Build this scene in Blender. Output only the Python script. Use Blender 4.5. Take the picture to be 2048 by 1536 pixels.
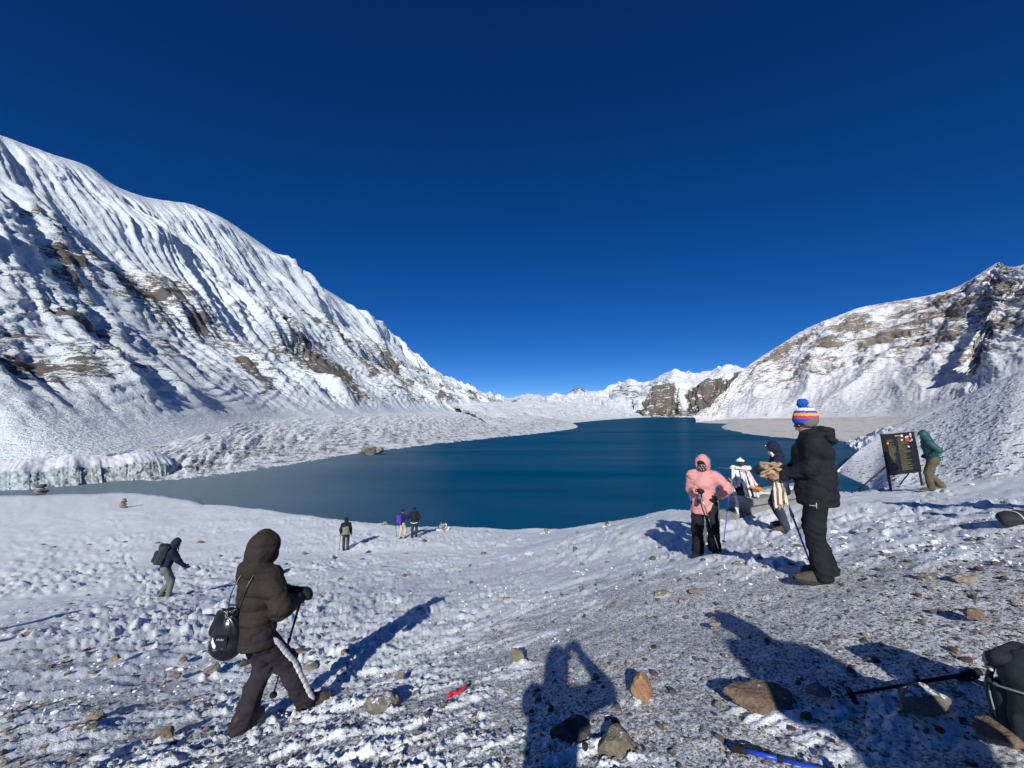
import bpy, bmesh, math
import numpy as np
from mathutils import Vector

for _o in list(bpy.data.objects):
    bpy.data.objects.remove(_o, do_unlink=True)
scene = bpy.context.scene
COL = scene.collection
rad = math.radians

# ------------------------------------------------------------------ camera
PITCH = rad(4.3)
FPX = 770.0                      # focal length in pixels of the 2048 px wide photograph
cam_d = bpy.data.cameras.new("camera")
cam_d.sensor_width = 36.0
cam_d.lens = 36.0 * FPX / 2048.0
cam_d.clip_start = 0.05
cam_d.clip_end = 60000.0
cam = bpy.data.objects.new("camera", cam_d)
COL.objects.link(cam)
cam.location = (0, 0, 0)         # the phone is the origin; the lake lies 30 m below it
cam.rotation_euler = (rad(90) + PITCH, 0, 0)
scene.camera = cam

# ------------------------------------------------------------------ sun and sky
SUN_AZ, SUN_EL = rad(8.0), rad(29.5)          # shadows fall 8 degrees right of straight ahead
LIGHT = np.array([math.sin(SUN_AZ) * math.cos(SUN_EL), math.cos(SUN_AZ) * math.cos(SUN_EL), -math.sin(SUN_EL)])
world = bpy.data.worlds.new("World")
scene.world = world
world.use_nodes = True
wn = world.node_tree
bg = wn.nodes["Background"]
sky = wn.nodes.new("ShaderNodeTexSky")
sky.sky_type = 'NISHITA'
sky.sun_disc = False
sky.sun_elevation = SUN_EL
sky.sun_rotation = math.pi + SUN_AZ
sky.altitude = 5000.0
sky.air_density = 1.0
sky.dust_density = 0.1
sky.ozone_density = 6.0
hs = wn.nodes.new("ShaderNodeHueSaturation")          # the phone's saturated rendering of high-altitude sky
hs.inputs["Saturation"].default_value = 1.215
hs.inputs["Hue"].default_value = 0.510
wn.links.new(sky.outputs[0], hs.inputs["Color"])
wn.links.new(hs.outputs[0], bg.inputs[0])
bg.inputs[1].default_value = 0.086
sun_d = bpy.data.lights.new("sun", 'SUN')
sun_d.energy = 4.8
sun_d.angle = rad(0.5)
sun_d.color = (1.0, 0.98, 0.94)
sun = bpy.data.objects.new("sun", sun_d)
COL.objects.link(sun)
sun.rotation_euler = Vector(LIGHT).to_track_quat('-Z', 'Y').to_euler()
sun.location = (-20, -60, 60)
scene.view_settings.view_transform = 'Standard'
scene.view_settings.look = 'None'
scene.view_settings.exposure = 0.0
scene.view_settings.gamma = 1.0
scene.view_settings.use_curve_mapping = False

# ------------------------------------------------------------------ geometry helpers
CP, SP = math.cos(PITCH), math.sin(PITCH)
def ray(px, py):
    """direction of a photograph pixel, scaled so that its forward (Y) component is 1"""
    x = (px - 1024.0) / FPX
    z = (768.0 - py) / FPX
    fw = CP - z * SP
    return np.array([x / fw, 1.0, (z * CP + SP) / fw])
def at(px, py, Y):
    return ray(px, py) * Y
def at_x(px, py, X):
    r = ray(px, py)
    return r * (X / r[0])
def at_z(px, py, Z):
    r = ray(px, py)
    return r * (Z / r[2])

def _hash(ix, iy, iz, seed):
    n = (ix.astype(np.int64) * 374761393 + iy.astype(np.int64) * 668265263 + iz * 2147483647 + seed * 1274126177) & 0xFFFFFFFF
    n = ((n ^ (n >> 13)) * 1274126177) & 0xFFFFFFFF
    n = ((n ^ (n >> 16)) * 2246822519) & 0xFFFFFFFF
    return (n ^ (n >> 15)) & 0xFFFFFFFF
def _fade(t):
    return t * t * t * (t * (t * 6 - 15) + 10)
def noise2(x, y, seed=0):
    """gradient noise, about -1..1"""
    x = np.asarray(x, dtype=np.float64); y = np.asarray(y, dtype=np.float64)
    x0 = np.floor(x).astype(np.int64); y0 = np.floor(y).astype(np.int64)
    fx = x - x0; fy = y - y0
    def g(ix, iy, dx, dy):
        a = _hash(ix, iy, 0, seed) * (2 * math.pi / 4294967296.0)
        return np.cos(a) * dx + np.sin(a) * dy
    u = _fade(fx); v = _fade(fy)
    n00 = g(x0, y0, fx, fy); n10 = g(x0 + 1, y0, fx - 1, fy)
    n01 = g(x0, y0 + 1, fx, fy - 1); n11 = g(x0 + 1, y0 + 1, fx - 1, fy - 1)
    return 1.45 * ((n00 * (1 - u) + n10 * u) * (1 - v) + (n01 * (1 - u) + n11 * u) * v)
def fbm(x, y, octs=4, seed=0, gain=0.5, lac=2.03):
    s = 0.0; a = 1.0
    for i in range(octs):
        s = s + a * noise2(x, y, seed + i * 17)
        x = x * lac + 3.7; y = y * lac - 1.9; a *= gain
    return s
def ridged(x, y, octs=4, seed=0, gain=0.5, lac=2.1):
    s = 0.0; a = 1.0
    for i in range(octs):
        s = s + a * (1.0 - 2.0 * np.abs(noise2(x, y, seed + i * 31)))
        x = x * lac + 5.1; y = y * lac + 2.3; a *= gain
    return s
def noise3(P, seed=0):
    """cheap value noise of points, about -1..1"""
    P = np.asarray(P)
    i = np.floor(P).astype(np.int64); f = P - i; f = f * f * (3 - 2 * f)
    out = 0.0
    for dx in (0, 1):
        wx = f[..., 0] if dx else 1 - f[..., 0]
        for dy in (0, 1):
            wy = f[..., 1] if dy else 1 - f[..., 1]
            for dz in (0, 1):
                wz = f[..., 2] if dz else 1 - f[..., 2]
                h = _hash(i[..., 0] + dx + 57 * (i[..., 2] + dz), i[..., 1] + dy + 131 * (i[..., 2] + dz), 0, seed)
                out = out + wx * wy * wz * (h / 2147483648.0 - 1.0)
    return out
def sstep(a, b, x):
    t = np.clip((x - a) / (b - a), 0, 1)
    return t * t * (3 - 2 * t)

def raw_mesh(name, V, F, smooth=True, attrs=None):
    """V (n,3), F (m,k) with k = 3 or 4, one mesh"""
    me = bpy.data.meshes.new(name)
    V = np.ascontiguousarray(V, dtype=np.float32); F = np.ascontiguousarray(F, dtype=np.int32)
    me.vertices.add(len(V)); me.vertices.foreach_set("co", V.ravel())
    k = F.shape[1]
    me.loops.add(F.size); me.loops.foreach_set("vertex_index", F.ravel())
    me.polygons.add(len(F)); me.polygons.foreach_set("loop_start", np.arange(0, F.size, k, dtype=np.int32))
    me.update(calc_edges=True)
    me.polygons.foreach_set("use_smooth", np.full(len(F), smooth, dtype=bool))
    for an, av in (attrs or {}).items():
        at_ = me.attributes.new(an, 'FLOAT', 'POINT')
        at_.data.foreach_set("value", np.ascontiguousarray(av, dtype=np.float32).ravel())
    return me
def grid_faces(n, m, wrap=False):
    i = np.arange(n - 1)[:, None]; j = np.arange(m if wrap else m - 1)[None, :]
    j2 = (j + 1) % m
    a = i * m + j; b = i * m + j2; c = (i + 1) * m + j2; d = (i + 1) * m + j
    return np.stack([a, b, c, d], -1).reshape(-1, 4)

def link(name, me, mat=None, parent=None, loc=None):
    o = bpy.data.objects.new(name, me)
    COL.objects.link(o)
    if mat is not None and me is not None and len(me.materials) == 0:
        me.materials.append(mat)
    if parent is not None:
        o.parent = parent
    if loc is not None:
        o.location = loc
    return o
def tag(o, label=None, cat=None, group=None, kind=None):
    if label: o["label"] = label
    if cat: o["category"] = cat
    if group: o["group"] = group
    if kind: o["kind"] = kind
    return o
def empty(name, loc, rz=0.0):
    e = bpy.data.objects.new(name, None)
    e.empty_display_size = 0.2
    COL.objects.link(e)
    e.location = loc
    e.rotation_euler = (0, 0, rz)
    return e
def copy_tree(o, parent=None):
    c = o.copy(); COL.objects.link(c); c.parent = parent
    for ch in list(o.children):
        copy_tree(ch, c)
    return c

# ------------------------------------------------------------------ materials
MATS = {}
def new_mat(name):
    m = bpy.data.materials.new(name); m.use_nodes = True
    nt = m.node_tree
    return m, nt, nt.nodes["Principled BSDF"]
def nd(nt, t, **kw):
    n = nt.nodes.new(t)
    for k, v in kw.items():
        setattr(n, k, v)
    return n
def setin(n, **kw):
    for k, v in kw.items():
        n.inputs[k.replace("_", " ")].default_value = v
def rgb(c):
    return (c[0], c[1], c[2], 1.0)
def noise_node(nt, vec, scale, detail=4.0, rough=0.55, dist=0.0):
    n = nd(nt, "ShaderNodeTexNoise")
    n.inputs["Scale"].default_value = scale; n.inputs["Detail"].default_value = detail
    n.inputs["Roughness"].default_value = rough; n.inputs["Distortion"].default_value = dist
    if vec is not None: nt.links.new(vec, n.inputs["Vector"])
    return n
def ramp(nt, fac, stops, interp='LINEAR'):
    r = nd(nt, "ShaderNodeValToRGB"); r.color_ramp.interpolation = interp
    cr = r.color_ramp
    while len(cr.elements) < len(stops): cr.elements.new(0.5)
    for e, (p, c) in zip(cr.elements, stops):
        e.position = p; e.color = rgb(c) if len(c) == 3 else c
    nt.links.new(fac, r.inputs[0])
    return r
def mathn(nt, op, a, b=None, clamp=False):
    n = nd(nt, "ShaderNodeMath", operation=op, use_clamp=clamp)
    for i, v in enumerate((a, b)):
        if v is None: continue
        if hasattr(v, "links"): nt.links.new(v, n.inputs[i])
        else: n.inputs[i].default_value = v
    return n.outputs[0]
def mixc(nt, fac, a, b):
    n = nd(nt, "ShaderNodeMix", data_type='RGBA')
    for sock, v in ((n.inputs[0], fac), (n.inputs[6], a), (n.inputs[7], b)):
        if hasattr(v, "links"): nt.links.new(v, sock)
        else: sock.default_value = v if isinstance(v, float) else rgb(v)
    return n.outputs[2]
def cloth(name, col, rough=0.8, var=0.25, scale=60.0, bump=0.15, sheen=0.0, spec=0.3):
    m, nt, b = new_mat(name)
    tc = nd(nt, "ShaderNodeTexCoord")
    n = noise_node(nt, tc.outputs["Object"], scale, 3.0)
    n2 = noise_node(nt, tc.outputs["Object"], 5.0, 3.0)
    f = mathn(nt, 'ADD', mathn(nt, 'MULTIPLY', n.outputs[0], 0.5), mathn(nt, 'MULTIPLY', n2.outputs[0], 0.5))
    dark = [c * (1 - var) for c in col]; lite = [min(1, c * (1 + var)) for c in col]
    r = ramp(nt, f, [(0.3, dark), (0.7, lite)])
    nt.links.new(r.outputs[0], b.inputs["Base Color"])
    bp = nd(nt, "ShaderNodeBump"); bp.inputs["Strength"].default_value = bump; bp.inputs["Distance"].default_value = 0.01
    nt.links.new(n2.outputs[0] if scale < 1 else n.outputs[0], bp.inputs["Height"])
    nt.links.new(bp.outputs[0], b.inputs["Normal"])
    b.inputs["Roughness"].default_value = rough
    b.inputs["Specular IOR Level"].default_value = spec
    if sheen: b.inputs["Sheen Weight"].default_value = sheen
    return m

# ------------------------------------------------------------------ the near ground
LAKE_Z = -30.0
_ctl = np.array([
    (0, 0, -1.62), (-2.33, 3.65, -2.80), (3.1, 4.0, -1.75), (3.16, 6.5, -2.40), (-10.0, 11.6, -5.44),
    (-8.8, 20.9, -7.3), (-6.1, 23.7, -7.5), (5.5, 8.0, -2.5), (14.3, 13.3, -2.6), (6.0, 10.0, -2.62),
    (0, 26, -7.9), (5.25, 15, -3.97), (4.84, 20, -5.74), (-34.7, 35, -8.3), (-18.9, 32, -8.2),
    (-7.6, 6.0, -3.5), (-4.0, 3.2, -2.7), (-1.6, 2.6, -2.22), (0, 2.4, -2.02), (3.4, 2.7, -1.33),
    (5.9, 4.7, -1.36), (14.4, 11.0, -1.75), (0, 6, -3.05), (0, 12, -4.75), (11.0, 10.2, -2.22), (12.6, 13.0, -2.55), (-58, 45, -9.45), (-46, 46, -9.35), (0, 18, -6.2),
    (0, -4, -0.9), (8, -3, -0.2), (-8, -3, -2.6), (20, 4, -0.6), (-20, 4, -5.2), (-30, 18, -7.2), (0, -14, 0.4),
    (25, 16, -2.4), (-16, -14, -2.6), (16, -14, 1.2)], dtype=float)
def _tps(r2):
    return np.where(r2 > 1e-9, 0.5 * r2 * np.log(np.maximum(r2, 1e-9)), 0.0)
def _solve():
    n = len(_ctl); d2 = ((_ctl[:, None, :2] - _ctl[None, :, :2]) ** 2).sum(-1)
    A = np.zeros((n + 3, n + 3)); A[:n, :n] = _tps(d2) + np.eye(n) * 0.6
    A[:n, n] = 1; A[:n, n + 1:] = _ctl[:, :2]; A[n, :n] = 1; A[n + 1:, :n] = _ctl[:, :2].T
    return np.linalg.solve(A, np.concatenate([_ctl[:, 2], np.zeros(3)]))
_w = _solve()
# where the near slope breaks away to the lake: azimuth (deg) -> distance (m)
_edge_az = np.array([-180, -120, -90, -70, -55, -44, -38, -31, -25, -15, -8, 3, 13.6, 19.3, 26, 31, 36, 43, 50, 60, 75, 90, 130, 180.0])
_edge_r = np.array([40, 40, 60, 75, 76, 64, 46, 38, 33, 28, 28, 26, 20.6, 16, 13.2, 13.5, 15.5, 20, 24, 30, 40, 40, 40, 40.0])
def ground(x, y):
    x = np.asarray(x, dtype=float); y = np.asarray(y, dtype=float)
    sh = np.broadcast(x, y).shape
    xf = np.broadcast_to(x, sh).ravel(); yf = np.broadcast_to(y, sh).ravel()
    r = np.hypot(xf, yf); az = np.degrees(np.arctan2(xf, yf))
    re = np.interp(az, _edge_az, _edge_r)
    k = np.minimum(1.0, re / np.maximum(r, 1e-6)); xe = xf * k; ye = yf * k
    z = np.full(xf.shape, _w[-3]) + _w[-2] * xe + _w[-1] * ye
    for (cx, cy, _), wt in zip(_ctl, _w):
        z = z + wt * _tps((xe - cx) ** 2 + (ye - cy) ** 2)
    d = np.maximum(r - re, 0)
    behind = sstep(75, 110, np.abs(az))
    z = z - (0.10 * d + 0.42 * d * sstep(0, 5, d)) * (1 - behind)
    return z.reshape(sh)
def G(px, py):
    """where the view through a photograph pixel meets the near ground"""
    r = ray(px, py)
    t = np.geomspace(0.8, 70, 4000)
    zz = ground(r[0] * t, t)
    below = np.nonzero(r[2] * t < zz)[0]
    t0 = t[below[0]] if len(below) else 60.0
    return np.array([r[0] * t0, t0, float(ground(r[0] * t0, t0))])

# big stones of the foreground: photo pixel of the base centre, width, depth, height (m), colour key, yaw, seed, label
ROCKS = [
    (765, 1425, 0.295, 0.208, 0.120, 'grey', 20, 1, "long grey-brown block with flat top left of the red wrapper"),
    (1285, 1400, .165, .12, .165, 'orange', 5, 2, "upright rounded orange-brown rock right of the photographer's shadow"),
    (1525, 1412, .40, .28, .06, 'brown', 12, 3, "large flat brown slab rimmed with snow, largest rock lower right"),
    (1036, 1330, 0.139, 0.104, 0.136, 'olive', -15, 4, "small upright olive rock above the photographer's shadow, left side"),
    (1140, 1490, 0.246, 0.192, 0.120, 'dark', 10, 5, "dark rock lying inside the photographer's shadow at the bottom"),
    (1235, 1515, 0.221, 0.200, 0.104, 'olive', 35, 6, "rounded olive-grey boulder half in the photographer's shadow, bottom edge"),
    (1840, 1420, 0.295, 0.160, 0.096, 'greybrown', -5, 7, "long grey rock in shade between the brown slab and the backpack"),
    (2005, 1480, 0.279, 0.176, 0.048, 'brown', 10, 8, "flat brown rock at the foot of the backpack"),
    (1483, 1140, 0.197, 0.120, 0.104, 'tan', 15, 9, "tan stone at the boots of the person in pink"),
    (1380, 1143, 0.246, 0.128, 0.040, 'tan', 0, 10, "low tan slab just left below the pink person's boots"),
    (1775, 1070, 0.312, 0.176, 0.056, 'tan', 5, 11, "tan slab lying on snow between the hat man and the dark bag"),
    (1950, 1240, 0.115, 0.080, 0.056, 'red', 0, 12, "reddish stone on trodden gravel at the right, below the dark bag"),
    (1860, 1160, 0.295, 0.120, 0.032, 'tan', -4, 13, "thin tan slab flush with the gravel right of the brown shoes"),
    (1925, 1165, 0.246, 0.144, 0.048, 'tan', 8, 14, "flat tan slab nearest the right edge on the gravel"),
    (775, 1303, 0.139, 0.088, 0.056, 'red', 10, 15, "reddish wedge stone beside the long shadow of the man in the puffer jacket"),
    (800, 1362, 0.107, 0.088, 0.080, 'grey', 0, 16, "rounded grey pebble above the long grey-brown block"),
    (1015, 1205, 0.180, 0.112, 0.072, 'orange', -5, 17, "rust-coloured stone alone on the white snow, centre of the slope"),
    (1155, 1166, 0.148, 0.096, 0.072, 'red', 0, 18, "small reddish stone on snow, farther up than the rust-coloured one"),
    (620, 1340, 0.180, 0.136, 0.072, 'grey', 30, 19, "grey stone right of the striped trouser leg"),
    (600, 1310, 0.246, 0.160, 0.056, 'brown', 10, 20, "flat brown slab right of the black drawstring bag"),
    (425, 1345, 0.164, 0.136, 0.096, 'grey', 10, 21, "snow-capped grey block left of the puffer man's knees"),
    (230, 1325, 0.148, 0.104, 0.080, 'tan', 0, 22, "tan stone with a short shadow at the left, below the walker"),
    (365, 1325, 0.123, 0.080, 0.040, 'red', 0, 23, "small flat reddish stone left of the black drawstring bag"),
    (350, 1358, 0.139, 0.080, 0.040, 'red', 5, 24, "flat reddish sliver just below the small flat reddish stone"),
    (185, 1448, 0.180, 0.136, 0.080, 'tan', 0, 25, "tan and white stone at the lower left"),
    (150, 1470, 0.312, 0.176, 0.056, 'greybrown', 20, 26, "long low dark stone at the lower left corner"),
    (330, 1478, 0.131, 0.104, 0.072, 'brown', 20, 27, "brown stone on a patch of snow left of the rear boot"),
    (60, 1275, 0.262, 0.160, 0.096, 'greybrown', 0, 28, "dark stone in the shadow streak at the left edge"),
    (1985, 1050, 0.279, 0.160, 0.048, 'tan', 0, 29, "flat stone beside the dark bag at the right edge"),
    (1325, 1197, 0.213, 0.120, 0.064, 'tan', 0, 30, "tan stone left of the hat man's long shadow"),
    (1400, 1188, 0.279, 0.128, 0.040, 'tan', 10, 31, "long flat tan stone beside the brown-shod hat man's shadow"),
    (1430, 1255, 0.107, 0.064, 0.032, 'tan', 0, 32, "small pale stone at the tip of the neighbour's shadow"),
    (690, 1310, 0.123, 0.080, 0.048, 'red', 0, 33, "small reddish stone left of the reddish wedge stone"),
    (1640, 1395, 0.148, 0.096, 0.056, 'grey', 0, 34, "grey stone in shade right of the large brown slab"),
]
ROCK_POS = [G(r[0], r[1]) for r in ROCKS]

_gravel = [  # photo pixel, radius in m, strength: trodden places where gravel shows through the snow
    (900, 1400, .75, 1.0), (680, 1480, .7, .9), (1250, 1330, 1.0, .55), (1500, 1280, 1.0, .75), (1700, 1260, .9, .8), (1450, 1480, .5, .9),
    (1800, 1190, 1.1, .8), (1980, 1240, .9, .7), (1150, 1270, 1.3, .5), (560, 1500, .5, .8), (1000, 1530, .6, .9), (1650, 1190, 1.0, .7),
    (300, 1530, .7, .5), (200, 1290, 1.5, .35), (860, 1100, 2.5, .25), (480, 1035, 7.0, .4), (100, 1250, 2.0, .35), (420, 1420, .9, .4), (1330, 1190, 1.2, .55), (1350, 1440, .6, .6), (700, 1150, 4.0, .3)]
_gravel = [(G(a, b), c, d) for a, b, c, d in _gravel]
_clean = [(1000, 1200, 1.2, .8), (1180, 1130, 2.0, .7), (760, 1130, 4, .6), (500, 1090, 5.0, .7), (200, 1060, 8.0, .8), (1250, 1080, 2.5, .8), (1800, 1040, 3.0, .9),
          (1490, 1065, 1.5, 1.0), (720, 1480, .22, 1.0), (1540, 1440, .3, 1.1), (1040, 1350, .2, .6), (1900, 990, 3.0, 1.0), (300, 1180, 2.0, .4)]
_clean = [(G(a, b), c, d) for a, b, c, d in _clean]

def snow_cover(x, y):
    """low-frequency thickness of the snow, in metres"""
    r = np.hypot(x, y)
    c = 0.020 + 0.024 * sstep(5, 18, r) + (0.018 * fbm(x * 0.45, y * 0.45, 2, 5) + 0.020 * fbm(x * 1.3 + .4 * y, y * 2.0 - .5 * x, 3, 6)) * (1 - .5 * sstep(15, 30, r))
    for p, rr, k in _gravel:
        c = c - 0.030 * k * np.exp(-((x - p[0]) ** 2 + (y - p[1]) ** 2) / (rr * rr))
    for p, rr, k in _clean:
        c = c + 0.035 * k * np.exp(-((x - p[0]) ** 2 + (y - p[1]) ** 2) / (rr * rr))
    return c
def ground_detail(x, y):
    """height of the real surface above ground(), and snow depth above gravel"""
    r = np.hypot(x, y)
    ca, sa = math.cos(rad(24)), math.sin(rad(24))
    u = x * ca + y * sa; v = -x * sa + y * ca
    wx = 0.25 * noise2(x * 1.1, y * 1.1, 71); wy = 0.25 * noise2(x * 1.1, y * 1.1, 72)
    c = snow_cover(x, y)
    und = 0.07 * fbm(x * 0.30, y * 0.30, 3, 3)
    far = sstep(12, 45, r)
    rough = 0.15 + 0.4 * sstep(16, 6, r) + (1.1 - .3 * sstep(16, 6, r)) * sstep(-0.3, 0.45, fbm(x * 0.16 + 4, y * 0.16, 2, 41)) * (1 - 0.75 * sstep(25, 40, r))
    drift = 0.030 * fbm(u * 0.9 + wx, v * 2.4 + wy, 3, 11) + 0.026 * np.maximum(0, ridged(u * 2.0 + wx * 3, v * 4.6 + wy * 3, 2, 12) - 0.25)
    streak = sstep(.12, .30, noise2(u * 1.9 + 2 * wx, v * 3.6 + 2 * wy, 27)) * .055 * sstep(5, 11, r) * (1 - .5 * sstep(24, 36, r)) + sstep(.15, .3, noise2(u * 3.4 + 2 * wx, v * 13 + 3 * wy, 28)) * .014
    crust = sstep(.04, .16, noise2(u * 5.5 + 4 * wx, v * 9 + 4 * wy, 21)) * 0.016 * (0.6 + noise2(x * 2, y * 2, 25))
    lump = crust * .7 + streak + sstep(.10, .24, noise2(u * 12 + wx * 9, v * 19, 22)) * 0.009 + np.maximum(noise2(u * 7 + 3 * wx, v * 11, 26) - .25, 0) * 0.034 + np.maximum(noise2(x * 27, y * 30, 24) - .05, 0) * 0.022
    fine = 0.005 * noise2(x * 60, y * 65, 23)
    snow = c + (drift + (lump + fine)) * rough - 0.02
    gr = 0.012 * fbm(x * 3.0, y * 3.0, 2, 31) + 0.011 * np.maximum(0, noise2(x * 11, y * 11, 32)) + 0.010 * np.maximum(0, noise2(x * 27, y * 27, 33) - .1) + 0.004 * noise2(x * 70, y * 70, 34)
    for (px, py, w, d, h, *_), p in zip(ROCKS, ROCK_POS):       # snow drifted against the big stones
        if p[1] > 8: continue
        q = np.exp(-(((x - p[0]) / (w * .75)) ** 2 + ((y - p[1] + d * .35) / (d * .75)) ** 2) ** 1.5)
        snow = snow + q * (h * 0.36) * (0.75 + 0.5 * noise2(x * 9, y * 9, 77))
    depth = snow - gr
    return und + np.maximum(snow, gr), depth
def surface(x, y):
    """height of the finished ground surface at a point"""
    return float(ground(x, y) + ground_detail(np.asarray(float(x)), np.asarray(float(y)))[0])
def SG(px, py):
    p = G(px, py); p[2] = surface(p[0], p[1]); return p

def polyline(P, n, ts=None):
    """Catmull-Rom through the points, n samples uniform in index"""
    P = np.asarray(P, dtype=float); k = len(P)
    t = np.linspace(0, k - 1, n) if ts is None else ts
    i = np.clip(np.floor(t).astype(int), 0, k - 2); f = (t - i)[:, None]
    p1 = P[i]; p2 = P[i + 1]; p0 = P[np.maximum(i - 1, 0)]; p3 = P[np.minimum(i + 2, k - 1)]
    m1 = (p2 - p0) * 0.5; m2 = (p3 - p1) * 0.5
    return (2 * f**3 - 3 * f**2 + 1) * p1 + (f**3 - 2 * f**2 + f) * m1 + (-2 * f**3 + 3 * f**2) * p2 + (f**3 - f**2) * m2

TRAILS = [[(1180, 1240), (960, 1180), (860, 1120), (815, 1085)], [(700, 1330), (560, 1230), (640, 1140), (690, 1108)], [(520, 1480), (380, 1300), (335, 1208), (250, 1130), (230, 1040)], [(1300, 1300), (1250, 1180), (1330, 1110), (1400, 1120)],
          [(1640, 1250), (1560, 1120), (1540, 1075), (1590, 1040)], [(1650, 1200), (1750, 1060), (1850, 985), (1880, 985)], [(900, 1300), (1050, 1150), (1200, 1075), (1215, 1060)], [(100, 1330), (250, 1180), (500, 1090), (690, 1105), (800, 1085)], [(820, 1085), (890, 1065), (1050, 1080), (1220, 1060)], [(1480, 1150), (1440, 1075), (1480, 1045)]]
def boot_prints(X, Y):
    """trodden trails: two lines of prints with a raised rim"""
    out = np.zeros_like(X); r = np.random.RandomState(21)
    xs = X.ravel(); ys = Y.ravel(); o = out.ravel()
    cells = np.floor(xs / 1.0).astype(np.int64) * 100003 + np.floor(ys / 1.0).astype(np.int64)
    order = np.argsort(cells, kind='stable'); sc_ = cells[order]
    for tr in TRAILS:
        P = polyline(np.array([G(a, b) for a, b in tr]), 200)
        d = np.concatenate([[0], np.cumsum(np.hypot(*np.diff(P[:, :2], axis=0).T))])
        for pas in range(3):
            off = r.normal() * .35; t = r.uniform(0, .5); k = 0
            while t < d[-1]:
                px = np.interp(t, d, P[:, 0]); py = np.interp(t, d, P[:, 1]); qx = np.interp(min(t + .2, d[-1]), d, P[:, 0]); qy = np.interp(min(t + .2, d[-1]), d, P[:, 1])
                a = math.atan2(qy - py, qx - px) + r.normal() * .2
                side = (.11 if k % 2 else -.11) + off + r.normal() * .05
                px -= math.sin(a) * side; py += math.cos(a) * side
                cx, cy = math.floor(px), math.floor(py)
                for ix in (cx - 1, cx, cx + 1):
                    for iy in (cy - 1, cy, cy + 1):
                        key = ix * 100003 + iy
                        i0, i1 = np.searchsorted(sc_, key), np.searchsorted(sc_, key + 1)
                        if i1 <= i0: continue
                        idx = order[i0:i1]
                        u = (xs[idx] - px) * math.cos(a) + (ys[idx] - py) * math.sin(a); v = -(xs[idx] - px) * math.sin(a) + (ys[idx] - py) * math.cos(a)
                        q = np.sqrt((u / .15) ** 2 + (v / .062) ** 2)
                        o[idx] += -.032 * sstep(1.15, .8, q) + .020 * np.exp(-((q - 1.35) / .28) ** 2)
                t += .62 + r.normal() * .05; k += 1
    return o.reshape(X.shape)
def build_ground():
    az = np.radians(np.concatenate([np.linspace(-180, -60, 50, endpoint=False), np.linspace(-60, 60, 800), np.linspace(60, 180, 51)[1:]]))
    dep = np.concatenate([np.geomspace(0.35, 1.7, 26, endpoint=False), 1.0 / np.linspace(1 / 1.7, 1 / 14.0, 300, endpoint=False), np.geomspace(14, 46, 105, endpoint=False), np.geomspace(46, 150, 24)])
    R, A = np.meshgrid(dep, az, indexing='ij')
    X = R * np.sin(A); Y = R * np.cos(A)
    h, depth = ground_detail(X, Y)
    Z = ground(X, Y) + h
    Z = Z + boot_prints(X, Y) * sstep(.012, .04, depth)
    V = np.stack([X, Y, Z], -1).reshape(-1, 3)
    V = np.concatenate([V, [[0, 0, surface(0, 0)]]])
    n, m = R.shape
    F = grid_faces(n, m)[:, ::-1]
    ring = np.arange(m - 1)
    cap = np.stack([ring + 1, ring, np.full(m - 1, n * m), np.full(m - 1, n * m)], -1)
    me = raw_mesh("ground", V, F, True, {"snow": np.concatenate([np.clip(depth.ravel() / 0.02, -0.02, 2.5), [0]])})
    mt, nt, b = new_mat("snow_and_gravel")
    tc = nd(nt, "ShaderNodeTexCoord"); co = tc.outputs["Object"]
    at_ = nd(nt, "ShaderNodeAttribute", attribute_name="snow")
    nf = noise_node(nt, co, 55.0, 4.0, 0.65)
    nm = noise_node(nt, co, 17.0, 3.0, 0.6)
    vor = nd(nt, "ShaderNodeTexVoronoi"); vor.inputs["Scale"].default_value = 38.0; nt.links.new(co, vor.inputs["Vector"])
    vor2 = nd(nt, "ShaderNodeTexVoronoi"); vor2.inputs["Scale"].default_value = 95.0; nt.links.new(co, vor2.inputs["Vector"])
    s = mathn(nt, 'ADD', at_.outputs["Fac"], mathn(nt, 'MULTIPLY', mathn(nt, 'SUBTRACT', nf.outputs[0], 0.5), 5.5))
    s = mathn(nt, 'ADD', s, mathn(nt, 'MULTIPLY', mathn(nt, 'SUBTRACT', nm.outputs[0], 0.5), 2.2))
    mask = mathn(nt, 'MULTIPLY', mathn(nt, 'ADD', s, 0.45), 1.6, clamp=True)
    stone = ramp(nt, vor.outputs["Color"], [(0.0, (.12, .108, .098)), (0.35, (.25, .225, .20)), (0.65, (.34, .315, .29)), (0.85, (.22, .17, .13)), (1.0, (.46, .44, .42))])
    stone2 = ramp(nt, vor2.outputs["Color"], [(0.0, (.10, .09, .08)), (0.5, (.25, .225, .20)), (1.0, (.46, .44, .42))])
    gc = mixc(nt, 0.5, stone.outputs[0], stone2.outputs[0])
    ns = noise_node(nt, co, 3.0, 3.0)
    sc = ramp(nt, ns.outputs[0], [(0.3, (.72, .76, .79)), (0.7, (.85, .88, .895))])
    col = mixc(nt, mask, gc, sc.outputs[0])
    nt.links.new(col, b.inputs["Base Color"])
    b.inputs["Roughness"].default_value = 0.7
    b.inputs["Specular IOR Level"].default_value = 0.35
    bp = nd(nt, "ShaderNodeBump"); bp.inputs["Strength"].default_value = 0.75; bp.inputs["Distance"].default_value = 0.02
    hgt = mathn(nt, 'ADD', nf.outputs[0], mathn(nt, 'MULTIPLY', mathn(nt, 'SUBTRACT', 1.0, vor.outputs["Distance"]), mathn(nt, 'MULTIPLY', mathn(nt, 'SUBTRACT', 1.0, mask), 0.8)))
    nt.links.new(hgt, bp.inputs["Height"]); nt.links.new(bp.outputs[0], b.inputs["Normal"])
    MATS['ground'] = mt
    o = link("ground", me, mt); tag(o, "rough snowy gravel slope in the foreground", kind="structure")
    return o
build_ground()

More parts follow.
